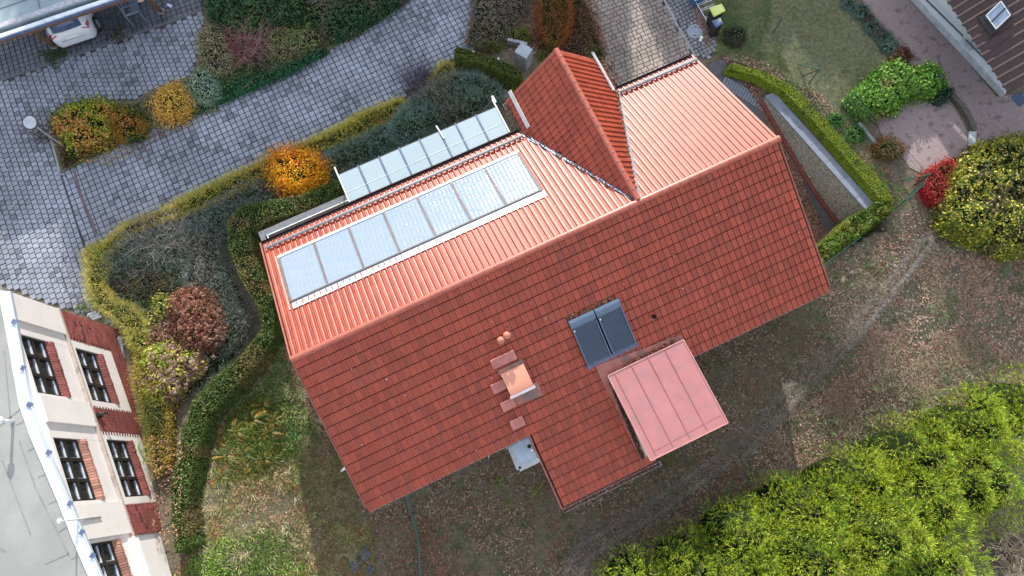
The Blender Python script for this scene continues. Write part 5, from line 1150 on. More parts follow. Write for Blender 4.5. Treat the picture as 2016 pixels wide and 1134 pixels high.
# ---------------------------------------------------------------- wire fences
def fence(name, px, h, label, post_every=2.4, m=green_metal, wires=6, vert=.22, zf=None):
    pts = [g(p, 0) for p in px]; th = Thing(name, tuple(pts[0]), label, 'fence')
    for i in range(len(pts)-1):
        a, b_ = pts[i], pts[i+1]; L_ = np.linalg.norm(b_-a); n_ = max(1, int(round(L_/post_every)))
        for k in range(n_+1):
            if k == n_ and i < len(pts)-2: continue
            p = a+(b_-a)*k/n_; p[2] = float(T(p[0], p[1])); th.add(MB().tube([p, p+zz*(h+.05)], .022, 8), 'post', m)
        for k in range(n_):
            p, q = a+(b_-a)*k/n_, a+(b_-a)*(k+1)/n_; p[2] = float(T(p[0], p[1])); q[2] = float(T(q[0], q[1])); mb = MB()
            for w in range(wires): zz_ = .08+(h-.1)*w/(wires-1); mb.bar(p+zz*zz_, q+zz*zz_, .007 if 0 < w < wires-1 else .012)
            for w in range(int(L_/n_/vert)): c = p+(q-p)*(w+.5)/int(L_/n_/vert); mb.bar(c+zz*.06, c+zz*(h-.02), .005, .005, up=(0, 1, 0))
            th.add(mb, 'mesh_panel', m)
    return th
fence('wire_fence', [(1602, 535), (1685, 470), (1757, 413)], 1.0, 'low green wire fence below the thuja hedge on the right')
f2_ = fence('wire_fence', [(1757, 413), (1790, 384), (1800, 366)], 1.1, 'short tall green fence section ending at the red leaved shrub', vert=.06, wires=14, post_every=3)
fence('wire_fence', [(1521, 68), (1592, 165), (1655, 214), (1735, 295), (1798, 366)], 1.15, 'thin green wire fence crossing the lawn on the right', m=mat('wire_thin', (.05, .10, .08), rough=.5), vert=.5)
for p0, p1 in (((1592, 165), (1570, 125)), ((1592, 165), (1580, 150)), ((1798, 366), (1775, 356))):
    a = g(p0, 0)+zz*1.1; b_ = g(p1, 0); f2_.add(MB().bar(a, b_, .035), 'strut', green_metal)
fence('wire_fence', [(800, 962), (812, 1010), (826, 1060), (830, 1150)], .5, 'old sagging green mesh fence running down from the front gutter', vert=.05, wires=10, m=mat('faded_net', (.07, .16, .13), rough=.8))
# beam beside the fence
bmn = Thing('timber_beam', tuple(g((1705, 262), 0)), 'weathered grey timber beam lying along the fence below the hydrangeas', 'beam')
bmn.add(MB().bar(g((1690, 243), .08), g((1728, 288), .08), .13, .12), 'beam', concrete)

# ---------------------------------------------------------------- plants

G_JUN = [(.19, .30, .235), (.25, .36, .29), (.14, .23, .18), (.28, .34, .28), (.22, .23, .18)]
Y_STR = [(.66, .55, .09), (.50, .47, .08), (.74, .60, .13), (.32, .36, .07), (.60, .42, .10)]
G_DARK = [(.035, .10, .04), (.05, .13, .05), (.025, .075, .035), (.08, .16, .05)]
BROWN = [(.14, .08, .06), (.18, .12, .09), (.10, .06, .045), (.22, .17, .13)]
G_LIME = [(.42, .50, .03), (.28, .42, .03), (.54, .60, .05), (.15, .28, .03), (.36, .46, .03)]
# yellow edging shrubs along the lane
patch('yellow_shrub_row', 'long low row of yellow-green spiky shrubs along the lower side of the lane', 'shrub row',
      [(175, 500), (250, 440), (330, 408), (400, 368), (500, 325), (560, 300), (640, 262), (720, 218), (790, 190), (800, 210), (760, 240), (690, 275), (600, 305), (530, 345), (470, 375), (400, 410), (330, 430), (270, 455), (235, 480), (200, 520)],
      .75, 'needle', 1500, .15, Y_STR, edge=.35, bump=.5, jit=.75, asp=.16, up=.5, grp=1, clump=.9)
patch('yellow_shrub', 'yellow-brown shrub at the upper end of the lane, left of the box hedge', 'shrub',
      [(845, 165), (860, 130), (880, 118), (895, 125), (890, 145), (865, 170), (850, 178)], .7, 'needle', 1500, .13, Y_STR+[(.3, .2, .1)], edge=.3, bump=.5, jit=.8, asp=.16, clump=2)
patch('yellow_shrub_row', 'olive yellow spiky shrubs between the yard and the hydrangeas', 'shrub row',
      [(165, 490), (200, 475), (215, 520), (200, 560), (225, 590), (262, 600), (290, 640), (290, 690), (262, 690), (245, 650), (215, 620), (180, 600), (170, 550)],
      .8, 'needle', 1700, .16, [(.62, .57, .14), (.46, .46, .11), (.66, .54, .17), (.30, .34, .09)], edge=.35, bump=.5, jit=.7, asp=.14, up=.5)
patch('yellow_shrub_row', 'ochre low shrubs at the foot of the brick facade above the green fern', 'shrub row',
      [(262, 690), (290, 690), (300, 740), (330, 800), (330, 860), (325, 920), (300, 935), (290, 870), (275, 800), (262, 745)],
      1.1, 'needle', 1500, .13, [(.46, .34, .06), (.34, .28, .06), (.2, .22, .05)], edge=.35, bump=.5, jit=.8, asp=.2, up=.5)
# junipers
def jun(px, label, h=.7, **k): patch('juniper', label, 'juniper', px, h, 'needle', k.pop('dens', 1100), .19, k.pop('pal', G_JUN), edge=.5, bump=.55, bs=1.3, jit=.8, asp=.13, up=.35, clump=1.1, group='spreading blue-green junipers')
jun([(800, 205), (850, 165), (890, 140), (940, 145), (985, 165), (990, 185), (965, 215), (930, 235), (880, 250), (830, 262), (790, 285), (760, 270), (770, 235)], 'spreading blue-green juniper below the clipped box hedge at the upper end', .9)
jun([(640, 300), (700, 272), (760, 240), (775, 250), (790, 285), (740, 310), (690, 330), (650, 345), (615, 330)], 'blue-green juniper mat between the orange tree and the glass canopy')
jun([(360, 425), (420, 395), (500, 350), (530, 355), (540, 385), (490, 400), (450, 430), (430, 480), (440, 540), (465, 600), (490, 630), (460, 680), (435, 700), (430, 640), (400, 590), (360, 560), (370, 500)], 'wide grey-green juniper carpet left of the curved hedge', .6, pal=[(.22, .28, .23), (.28, .31, .27), (.15, .20, .16), (.33, .31, .27)])
jun([(212, 500), (250, 470), (300, 450), (340, 440), (360, 470), (350, 520), (300, 535), (240, 545), (205, 560), (200, 530)], 'dark juniper at the lower end of the yellow edging', .5, dens=900)
twigs('bare_shrub', 'bare grey-brown twiggy shrub between the juniper and the yellow edging', 'shrub', (315, 470), 75, .9, 130, (.40, .34, .30), rad_=.008)
twigs('bare_shrub', 'bare dark purple twigs overhanging the lane', 'shrub', (825, 165), 50, 1.0, 120, (.10, .08, .11), rad_=.008)
patch('brown_shrub', 'brown withered shrub with a few leaves beside the lane', 'shrub', ell(850, 185, 45, 32), .8, 'leaf', 500, .035, [(.20, .15, .10), (.14, .13, .09), (.25, .21, .12)], edge=.5, bump=.6, core=False)
# curved box hedge left and behind the house
HC = [(930, 238), (880, 262), (800, 292), (720, 330), (660, 362), (600, 388), (540, 398), (480, 408), (452, 440), (455, 500), (480, 560), (512, 610), (520, 650), (480, 700), (430, 740), (385, 790), (362, 860), (345, 950), (345, 1030), (352, 1095),
      (392, 1070), (385, 1000), (400, 900), (425, 820), (470, 770), (520, 720), (550, 670), (552, 620), (530, 560), (508, 500), (505, 465), (540, 445), (600, 428), (665, 400), (700, 365), (760, 335), (850, 295), (940, 260)]
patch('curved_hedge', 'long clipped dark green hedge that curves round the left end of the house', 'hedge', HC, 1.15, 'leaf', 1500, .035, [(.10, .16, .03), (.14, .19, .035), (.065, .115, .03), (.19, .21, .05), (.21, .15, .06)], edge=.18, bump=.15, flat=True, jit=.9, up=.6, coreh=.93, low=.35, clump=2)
patch('box_hedge', 'straight clipped box hedge with dark shaded side beside the stone steps', 'hedge', [(893, 112), (903, 102), (940, 112), (985, 128), (1010, 138), (1030, 155), (1032, 170), (1012, 168), (975, 150), (930, 135), (897, 122)], 1.2, 'leaf', 2200, .03, [(.10, .15, .02), (.12, .16, .025), (.15, .12, .03)], edge=.12, bump=.1, flat=True, up=.6, coreh=.95, low=.4)
patch('mossy_hedge', 'narrow mossy green hedge with rounded top along the pebble wall', 'hedge', [(1428, 136), (1488, 152), (1541, 182), (1597, 238), (1653, 303), (1712, 372), (1733, 398), (1766, 398), (1745, 360), (1690, 300), (1628, 230), (1567, 167), (1506, 136), (1440, 118)], .42, 'leaf', 4500, .022, [(.26, .33, .015), (.20, .28, .02), (.32, .38, .03), (.13, .20, .02)], edge=.22, bump=.12, up=.6, flat=True, zbase=.02, hz=1, coreh=.93, low=.2, clump=2.5)
patch('thuja_hedge', 'bushy olive thuja hedge at the lower end of the pebble wall', 'hedge', [(1606, 482), (1640, 455), (1668, 425), (1712, 400), (1756, 404), (1754, 428), (1700, 465), (1650, 503), (1616, 527)], 1.5, 'leaf', 2200, .04, [(.13, .20, .02), (.09, .15, .02), (.22, .26, .03), (.16, .18, .02)], edge=.3, bump=.4, bs=3.5, zbase=-.9, flat=True, fray=.04, clump=3)
# deciduous shrubs in front bed
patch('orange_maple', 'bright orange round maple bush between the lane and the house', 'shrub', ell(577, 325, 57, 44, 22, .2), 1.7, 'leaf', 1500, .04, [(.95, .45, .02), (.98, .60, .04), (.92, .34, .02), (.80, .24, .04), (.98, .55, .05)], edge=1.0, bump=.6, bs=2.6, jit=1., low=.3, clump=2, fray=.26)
patch('yellow_spirea', 'golden yellow rounded shrub in the bed beside the lane', 'shrub', ell(338, 197, 42, 38, 20, .2), 1.1, 'leaf', 2000, .035, [(.80, .54, .10), (.62, .36, .09), (.70, .45, .18), (.45, .27, .10)], edge=.8, bump=.55, bs=3, jit=1., fray=.22)
patch('green_shrub', 'bright green and yellow leafy shrub at the left of the planted bed', 'shrub', ell(165, 238, 60, 46, 20, .25), 1.1, 'leaf', 1100, .05, [(.16, .26, .03), (.10, .18, .03), (.55, .48, .05), (.24, .34, .04), (.60, .32, .08)], edge=.7, bump=.65, bs=2.8, jit=.9, fray=.24)
patch('green_shrub', 'dark green shrub with orange leaves beside the bright green one', 'shrub', ell(245, 240, 36, 34, 16, .2), 1.0, 'leaf', 1100, .04, [(.035, .09, .03), (.05, .11, .04), (.30, .24, .03), (.40, .17, .03)], edge=.7, bump=.5, bs=3)
patch('brown_shrub', 'low rust brown shrub at the lower left corner of the bed', 'shrub', [(112, 275), (150, 285), (210, 280), (235, 270), (225, 285), (160, 312), (124, 330)], .5, 'leaf', 900, .035, [(.16, .06, .03), (.10, .05, .025), (.08, .09, .02), (.24, .11, .03)], edge=.4, bump=.5)
twigs('bare_shrub', 'small bare dark twiggy shrub beside the round sign', 'shrub', (98, 268), 42, .8, 60, (.10, .08, .07), lean=(-.4, .2))
patch('grey_green_shrub', 'grey-green leafy shrub right of the golden one', 'shrub', ell(398, 172, 34, 36, 16, .2), .9, 'leaf', 1300, .04, [(.32, .44, .33), (.22, .34, .22), (.42, .48, .34), (.12, .22, .09)], edge=.6, bump=.5, bs=3)
patch('pale_shrub', 'pale beige and olive shrub below the tall dark green bushes', 'shrub', ell(418, 95, 34, 46, 18, .2), 1.1, 'leaf', 1100, .03, [(.40, .36, .20), (.28, .28, .13), (.50, .46, .27), (.22, .18, .13)], edge=.6, bump=.5)
twigs('bare_shrub', 'reddish bare twiggy shrub in the middle of the upper bed', 'shrub', (500, 95), 66, 1.2, 160, (.36, .2, .19))
patch('red_shrub', 'dull red leafy shrub in the upper bed', 'shrub', ell(470, 78, 44, 30, 16, .25), .9, 'leaf', 900, .03, [(.34, .09, .10), (.22, .08, .09), (.48, .09, .11), (.18, .12, .10)], edge=.6, bump=.5)
patch('dark_bush', 'big dark green bush at the top edge left of the lane', 'shrub', [(398, -40), (402, 15), (418, 40), (455, 55), (500, 50), (540, 40), (590, 30), (600, -40)], 1.8, 'leaf', 900, .06, G_DARK+[(.08, .16, .03)], edge=.8, bump=.5, bs=2)
patch('dark_bush', 'dark green and brown bushes at the top edge near the lane kerb', 'shrub', [(600, -40), (598, 25), (620, 55), (650, 78), (690, 62), (740, 30), (790, -5), (830, -40)], 1.1, 'leaf', 900, .05, G_DARK+[(.12, .10, .05), (.14, .16, .12)], edge=.7, bump=.6, bs=2.2)
patch('ivy_strip', 'dark green ivy strip along the upper kerb of the lane', 'ground cover', [(330, 236), (420, 196), (470, 165), (540, 140), (600, 112), (640, 92), (642, 104), (560, 146), (440, 198), (330, 246)], .45, 'leaf', 1500, .04, [(.035, .13, .06), (.05, .18, .08), (.025, .09, .045)], edge=.25, bump=.4)
patch('ivy_strip', 'green leafy ground cover along the kerb beside the grey-green shrub', 'ground cover', [(380, 190), (430, 150), (500, 120), (540, 120), (520, 145), (440, 185), (350, 225)], .35, 'leaf', 1300, .03, [(.05, .12, .03), (.08, .16, .04), (.04, .08, .03)], edge=.25, bump=.4)
patch('green_shrub', 'loose olive green undergrowth in the middle of the upper bed', 'shrub', [(500, 60), (560, 40), (620, 55), (640, 80), (600, 100), (550, 118), (520, 100)], .6, 'leaf', 800, .05, [(.13, .20, .07), (.24, .26, .10), (.24, .17, .12)], edge=.5, bump=.6)
patch('pink_flowers', 'small patch of pink flowers at the top edge of the bed', 'flowers', ell(645, 3, 9, 12), .9, 'leaf', 2500, .03, [(.75, .22, .35), (.8, .35, .45)], edge=.3, core=False, stems=False)
def fern(c, R, n, pal, label, h=.45, group=None, name='fern', cat='fern'):
    P = g(c, 0); th = Thing(name, tuple(P), label, cat, group); R = R/48.; a0 = random.random()*6
    for i in range(n):
        a = a0+2*math.pi*i/n+random.gauss(0, .25); L_ = R*(.7+.4*random.random()); V = []; Fq = []; C = []; col_ = np.array(random.choice(pal))*(.8+.4*random.random()); d = np.array([math.cos(a), math.sin(a), 0]); s_ = np.array([-d[1], d[0], 0])
        N = 15
        for k in range(N):
            t = k/(N-1); p = P+d*L_*t+zz*(h*math.sin(math.pi*min(1, t*.9+.05))*(.8)+.05)
            w = L_*.13*math.sin(math.pi*(.12+.86*t))
            for sg in (-1, 1):
                b0 = len(V); V += [p, p+d*L_*.05, p+s_*sg*w+d*L_*.075-zz*.03, p+s_*sg*w*.7+d*L_*.02-zz*.02]; Fq.append((b0, b0+1, b0+2, b0+3)); C += [col_*(.85+.3*random.random())]*4
        th.own(nump('frond', V, Fq, leafm, cols=np.clip(C, 0, 1)))
    return th
FG = [(.16, .24, .04), (.22, .30, .05), (.12, .18, .04)]; FY = [(.34, .27, .05), (.17, .22, .04), (.10, .14, .03), (.40, .22, .05), (.13, .17, .03)]
for c, R, lab in (((600, 62), 36, 'light green fern in the upper bed, the largest one there'), ((560, 88), 26, 'light green fern low in the upper bed by the ivy'), ((575, 60), 24, 'olive fern left of the largest fern in the upper bed')): fern(c, R, 8, FG, lab)
for k, (c, R) in enumerate((((500, 828), 44), ((520, 800), 34), ((470, 850), 36), ((535, 855), 34), ((450, 900), 40), ((485, 895), 34), ((525, 905), 30), ((440, 940), 34), ((545, 830), 30), ((580, 950), 26))):
    fern(c, R*.66, 12, FY, 'yellow-green fern %s' % ['in the middle of the fern patch by the lower left garden', 'at the top of the fern patch left of the house', 'near the curved hedge, halfway down the fern patch', 'at the right of the fern patch nearest the house', 'low in the fern patch beside the hedge', 'with tangled fronds below the middle of the fern patch', 'below the gable side of the fern patch', 'lowest one along the curved hedge', 'closest to the left gable edge', 'apart from the patch, out in the dry grass'][k], group='ferns left of the house')
fern((293, 898), 26, 9, [(.10, .28, .05), (.14, .34, .06)], 'bright green leafy fern against the brick facade')
for k, c in enumerate(((980, 950), (1000, 990), (1060, 965), (760, 925), (1320, 900))): fern(c, 22, 6, [(.26, .26, .05), (.18, .2, .05)], 'small yellow-green fern %s' % ['just below the zinc flat roof', 'in the shade below the zinc roof, further down', 'close to the lowest tiled corner', 'below the front gutter near its left end', 'alone on the dark bank under the pink dormer'][k], group='small ferns on the shaded bank')
patch('dark_bush', 'low dark green ground cover in the planted bed beside the lane', 'ground cover', BED[:2]+[(120, 215), (200, 205), (275, 205), (290, 195), (380, 160), (400, 110), (410, 60), (415, 0), (415, -60), (800, -60), (780, 0), (640, 92), (440, 188), (250, 266), (124, 330)], .22, 'leaf', 500, .045, [(.09, .17, .06), (.16, .20, .09), (.24, .18, .11), (.14, .10, .07)], edge=.3, bump=.7, bs=2, core=False)
jun([(200, 520), (240, 470), (360, 420), (500, 350), (620, 300), (700, 275), (700, 330), (600, 388), (500, 402), (450, 425), (445, 500), (480, 580), (505, 640), (470, 700), (380, 780), (330, 800), (300, 680), (240, 600)], 'low dark juniper undergrowth filling the front bed', .28, dens=420, pal=[(.16, .23, .17), (.20, .24, .18), (.12, .16, .12), (.22, .18, .14)])
patch('fern', 'dense low yellow-green fern undergrowth beneath the larger ferns', 'fern', [(440, 830), (490, 790), (545, 790), (560, 850), (540, 910), (480, 940), (430, 950), (425, 890)], .3, 'needle', 700, .14, FY, edge=.5, bump=.7, bs=3, asp=.3, core=False, jit=1)
# hydrangeas, lower left
patch('hydrangea', 'rusty red-brown hydrangea with faded flower heads', 'hydrangea', [(345, 570), (385, 555), (420, 575), (438, 620), (440, 660), (415, 690), (370, 690), (335, 660), (325, 620), (330, 590)], 1.2, 'leaf', 1500, .045, [(.36, .15, .09), (.26, .10, .07), (.44, .22, .12), (.18, .08, .06)], edge=.7, bump=.5, bs=3.5)
patch('hydrangea', 'pale yellow leaved hydrangea branch above the mixed one', 'hydrangea', [(292, 590), (315, 578), (335, 585), (340, 612), (325, 630), (300, 625)], 1.0, 'leaf', 900, .05, [(.62, .58, .16), (.50, .46, .10), (.3, .34, .06)], edge=.5, bump=.5, bs=3)
patch('hydrangea', 'yellow and green hydrangea with dusky pink flower heads', 'hydrangea', [(290, 680), (330, 665), (375, 690), (400, 700), (395, 735), (360, 760), (345, 790), (310, 800), (280, 780), (265, 745), (275, 705)], 1.1, 'leaf', 1300, .055, [(.40, .46, .06), (.28, .38, .05), (.60, .56, .14), (.26, .14, .13), (.50, .42, .07), (.30, .2, .17)], edge=.6, bump=.5, bs=3.5, clump=3)
def heads(label, px, n, r, pal, h):
    poly = [g(p, h) for p in px]; q = sample_poly(poly, n); V = []; C = []
    k = 26; c0_ = np.repeat(np.column_stack([q, T(q[:, 0], q[:, 1])+h*(.75+.25*RNG.random(n))]), k, 0); d = RNG.normal(size=(n*k, 3)); d[:, 2] = np.abs(d[:, 2]); d /= np.linalg.norm(d, axis=1)[:, None]
    v, f, c = leaves(c0_+d*r, d, .022, np.repeat(pal_pick(pal, n), k, 0), 'leaf', .4, .8); tag(nump('flower_heads', v, f, leafdull, cols=np.clip(c, 0, 1)), label, 'flowers', kind='stuff')
heads('faded mauve and brown flower heads on the mixed hydrangea', [(290, 690), (330, 675), (390, 690), (430, 640), (440, 680), (395, 735), (350, 780), (290, 760)], 70, .07, [(.34, .22, .20), (.26, .15, .14), (.42, .30, .24)], 1.15)
heads('rusty brown flower heads on the red hydrangea', [(340, 580), (400, 560), (435, 620), (430, 670), (380, 680), (335, 640)], 70, .07, [(.36, .15, .10), (.28, .11, .08), (.44, .24, .16)], 1.2)
patch('hydrangea', 'loose yellow-olive hydrangea leaves between the two big clumps', 'hydrangea', [(295, 625), (340, 620), (360, 680), (330, 690), (290, 685), (275, 655)], .8, 'leaf', 800, .055, [(.45, .42, .10), (.28, .30, .06), (.3, .16, .10)], edge=.5, bump=.6, bs=3)
patch('brown_shrub', 'dark reddish low shrub between juniper and hydrangea', 'shrub', [(235, 530), (300, 525), (345, 545), (335, 580), (290, 590), (240, 580), (215, 560)], .5, 'leaf', 1200, .03, [(.09, .045, .04), (.13, .06, .045), (.06, .05, .035), (.20, .14, .05)], edge=.4, bump=.5)
# hydrangea hedge upper right, etc
patch('hydrangea', 'broad bright green hydrangea hedge above the gravel terrace', 'hydrangea', [(1668, 190), (1700, 165), (1735, 128), (1765, 118), (1800, 135), (1830, 120), (1858, 140), (1866, 165), (1840, 185), (1795, 185), (1770, 215), (1730, 225), (1695, 225)], 1.1, 'leaf', 1100, .06, [(.12, .28, .03), (.18, .34, .04), (.08, .19, .03), (.24, .34, .06), (.2, .14, .06)], edge=.6, bump=.4, bs=3)
patch('blue_flower', 'single blue-violet flower head at the right end of the green hydrangea hedge', 'flower', ell(1852, 152, 3.5, 3.5), 1.15, 'leaf', 4000, .025, [(.22, .24, .70)], edge=.1, core=False, zbase=.1)
patch('dark_bush', 'small dark green bush at the right end of the hydrangea hedge', 'shrub', ell(1857, 183, 22, 17), .7, 'leaf', 1300, .035, [(.03, .08, .04), (.05, .10, .06)], edge=.4)
for k, (c, r, pal, lab) in enumerate((((1672, 5), 14, 0, 'grey-green cushion plant at the top edge of the path border'), ((1695, 22), 17, 0, 'second grey-green cushion from the top in the path border'), ((1712, 34), 11, 1, 'small rusty cushion near the top of the path border'), ((1718, 50), 17, 0, 'grey-green cushion between the two rusty ones'), ((1735, 62), 12, 1, 'rusty cushion halfway along the path border'), ((1742, 72), 16, 0, 'blue-green cushion above the last pair in the path border'), ((1752, 88), 18, 0, 'last and largest blue-green cushion of the path border'), ((1778, 108), 20, 1, 'reddish heather cushion at the lower end of the path border'))):
    patch('cushion_plant', lab, 'plant', ell(*c, r, r*.85), .35, 'leaf', 2600, .022, [[(.13, .22, .17), (.18, .27, .22), (.08, .15, .11)], [(.20, .07, .05), (.13, .05, .045)]][pal], edge=.3, bump=.4, group='cushions along the gravel path')
patch('rusty_shrub', 'rust and olive shrub between the wire fence and the gravel terrace', 'shrub', ell(1752, 288, 26, 20), .8, 'needle', 1800, .09, [(.24, .10, .04), (.16, .13, .04), (.20, .14, .06)], edge=.5, jit=1)
patch('green_shrub', 'small bright green plant by the hydrangea hedge and fence', 'shrub', ell(1650, 236, 14, 12), .4, 'leaf', 1500, .03, [(.06, .22, .04), (.1, .28, .05)], edge=.3)
patch('green_shrub', 'light green low plant beside the timber beam', 'shrub', ell(1685, 262, 20, 17), .35, 'leaf', 1500, .03, [(.08, .2, .04), (.12, .26, .06)], edge=.3)
patch('red_barberry', 'bright red shrub at the corner of the green fence', 'shrub', [(1820, 372), (1818, 340), (1840, 325), (1862, 312), (1885, 305), (1890, 325), (1870, 350), (1872, 375), (1850, 402), (1835, 398)], 1.0, 'leaf', 1300, .035, [(.46, .03, .035), (.56, .05, .05), (.32, .025, .03), (.5, .09, .05)], edge=.5, bump=.6, bs=3, jit=1)
patch('yellow_green_bush', 'large yellow and green leafy bush at the right edge', 'shrub', [(1885, 330), (1905, 300), (1940, 272), (1985, 258), (2060, 250), (2070, 480), (2000, 500), (1955, 480), (1905, 462), (1868, 440), (1862, 400), (1880, 365)], 2.0, 'leaf', 700, .06, [(.46, .42, .05), (.24, .28, .04), (.12, .17, .035), (.66, .56, .08), (.08, .10, .03), (.2, .18, .07)], edge=.9, bump=.7, bs=2.2, jit=1, clump=2)
# rockery shrubs around the top of the house
patch('brown_shrub', 'brown and grey twiggy shrubs right of the lane at the top edge', 'shrub', [(940, -40), (925, 40), (915, 75), (930, 95), (965, 85), (1000, 78), (1020, 50), (1040, 20), (1050, -40)], .7, 'leaf', 900, .03, [(.27, .20, .16), (.19, .15, .13), (.34, .28, .22), (.22, .22, .09)], edge=.5, bump=.6, bs=3)
patch('yellow_shrub', 'yellow-green low shrub above the stone steps', 'shrub', ell(960, 88, 26, 13), .5, 'leaf', 1600, .03, [(.28, .28, .05), (.16, .18, .04), (.14, .10, .05)], edge=.35)
patch('yellow_shrub', 'olive low shrub above the row of concrete palisades', 'shrub', ell(1015, 68, 34, 15), .5, 'leaf', 1500, .03, [(.24, .24, .05), (.14, .14, .04), (.14, .09, .05)], edge=.35)
patch('yellow_shrub', 'round yellow-green box ball at the end of the clipped hedge', 'shrub', ell(1018, 174, 12, 11), .6, 'leaf', 4000, .022, [(.34, .36, .03), (.26, .3, .03)], edge=.3)
patch('rusty_shrub', 'tall rusty orange shrub above the cross gable', 'shrub', [(1062, -40), (1055, 20), (1060, 60), (1085, 90), (1115, 75), (1130, 30), (1125, -40)], 1.3, 'needle', 1500, .09, [(.34, .12, .03), (.24, .08, .03), (.36, .2, .04), (.14, .09, .03)], edge=.6, bump=.5, jit=1., asp=.3)
patch('brown_shrub', 'reddish brown ground shrubs between the cross gable and the driveway', 'shrub', [(1125, -40), (1155, 10), (1175, 60), (1190, 100), (1180, 118), (1135, 108), (1105, 98), (1060, 95), (1050, 60), (1120, 60)], .4, 'leaf', 1100, .03, [(.18, .06, .045), (.12, .05, .04), (.22, .1, .06), (.10, .09, .03)], edge=.4, bump=.6, bs=3)
for c, lab in (((1160, 98), 'small yellow-green plant at the lower left corner of the driveway'), ((1148, 40), 'small yellow-green plant beside the middle of the driveway edge'), ((1072, 108), 'yellow-green plant beside the concrete pillar')):
    patch('yellow_shrub', lab, 'shrub', ell(*c, 12, 10), .35, 'leaf', 2500, .025, [(.26, .26, .05), (.18, .2, .04)], edge=.3)
patch('dark_bush', 'small round dark bush on the lawn below the bins', 'shrub', ell(1448, 68, 24, 18), .6, 'leaf', 1800, .03, [(.045, .07, .03), (.06, .09, .04), (.08, .08, .05)], edge=.5)
# conifers, lower right
def conifer(i, c, R, z, label):
    P = at(c, z-1.0); base = float(T(P[0], P[1])); H = z-base; th = Thing('conifer', (P[0], P[1], base), label, 'conifer', 'yellow-green conifers in the lower right corner')
    th.add(MB().tube([np.array([P[0], P[1], base-.1]), np.array([P[0], P[1], base+H*.9])], [.16, .03], 8), 'trunk', bark)
    n0 = int(3000*R*R/2.2); a = RNG.random(n0)*2*math.pi; rr = np.sqrt(RNG.random(n0))
    # lumpy crown: height falls away from the top, several side leaders
    lead = [(0, 0, 1.)]+[(R*.55*math.cos(t), R*.55*math.sin(t), .8) for t in RNG.random(5)*6.28]
    x = P[0]+R*rr*np.cos(a)*(1+.12*np.sin(a*3+i)); y = P[1]+R*rr*np.sin(a)*(1+.12*np.cos(a*4+i)); zt = np.full(n0, -9.); nx_ = np.zeros(n0); ny_ = np.zeros(n0)
    for lx, ly, lh in lead:
        d = np.hypot(x-P[0]-lx, y-P[1]-ly); hz = z*1.0-(1-lh)*1.2-d*(1.25+.25*lh); k = hz > zt; zt = np.where(k, hz, zt); nx_ = np.where(k, (x-P[0]-lx)/(d+.1), nx_); ny_ = np.where(k, (y-P[1]-ly)/(d+.1), ny_)
    zt = zt+.45*(vnoise(x, y, 2.6)-.5)-.25*RNG.random(n0); zt = np.maximum(zt, base+.4)
    sd_ = (rr > .72) & (RNG.random(n0) < .75); x = np.where(sd_, P[0]+(x-P[0])*1.06, x); y = np.where(sd_, P[1]+(y-P[1])*1.06, y); zt = np.where(sd_, base+.3+(zt-base)*RNG.random(n0)**.6, zt)
    ax = np.stack([nx_*.9, ny_*.9, np.full(n0, .75)], 1)+.35*RNG.normal(size=(n0, 3)); ax /= np.linalg.norm(ax, axis=1)[:, None]
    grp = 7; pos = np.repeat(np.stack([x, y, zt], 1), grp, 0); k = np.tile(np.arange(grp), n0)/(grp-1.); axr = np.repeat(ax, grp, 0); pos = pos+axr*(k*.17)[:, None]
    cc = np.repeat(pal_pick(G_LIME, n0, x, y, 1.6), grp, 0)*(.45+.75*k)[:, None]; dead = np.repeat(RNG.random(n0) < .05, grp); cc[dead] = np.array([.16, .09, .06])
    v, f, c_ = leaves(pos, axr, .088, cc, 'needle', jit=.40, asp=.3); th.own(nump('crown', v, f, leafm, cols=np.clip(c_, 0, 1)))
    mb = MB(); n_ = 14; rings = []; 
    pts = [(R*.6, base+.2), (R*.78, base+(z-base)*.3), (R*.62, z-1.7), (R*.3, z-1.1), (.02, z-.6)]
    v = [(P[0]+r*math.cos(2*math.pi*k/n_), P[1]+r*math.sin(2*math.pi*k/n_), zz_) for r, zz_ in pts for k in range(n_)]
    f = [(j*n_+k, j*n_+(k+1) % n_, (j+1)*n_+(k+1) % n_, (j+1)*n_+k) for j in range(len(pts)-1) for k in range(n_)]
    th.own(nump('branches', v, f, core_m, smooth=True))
CON = [((1255, 1160), 1.15, 2.2, 'small conifer at the left end of the lower right row'), ((1370, 1125), 1.25, 2.5, 'conifer cut by the bottom edge, second from the left'), ((1480, 1060), 1.3, 2.8, 'conifer in the front row, third from the left'), ((1600, 1010), 1.35, 3.0, 'conifer in the middle of the front row'),
       ((1715, 960), 1.35, 3.1, 'conifer right of the middle of the front row'), ((1830, 905), 1.4, 3.2, 'conifer in the front row, last but one on the right'), ((1940, 850), 1.4, 3.3, 'conifer in the front row at the right edge'), ((2040, 800), 1.3, 3.0, 'conifer cut by the right edge'),
       ((1500, 1170), 1.4, 3.3, 'conifer of the back row cut by the bottom edge, left one'), ((1620, 1110), 1.45, 3.8, 'conifer of the back row with its top at the bottom edge'), ((1745, 1070), 1.5, 4.3, 'tallest bright conifer near the bottom right'), ((1850, 1010), 1.4, 3.9, 'conifer behind the front row, left of the bare bush'), ((1960, 955), 1.4, 3.8, 'conifer above the bare yellow twigs at the right edge'), ((1860, 1115), 1.3, 4.2, 'bright conifer left of the bare twigs at the bottom edge')]
for i, c in enumerate(CON): conifer(i, *c)
twigs('bare_shrub', 'pale bare branching bush with a few yellow leaves in the bottom right corner', 'shrub', (1985, 1100), 70, 3.2, 110, (.55, .45, .33), rad_=.013, seg=6)
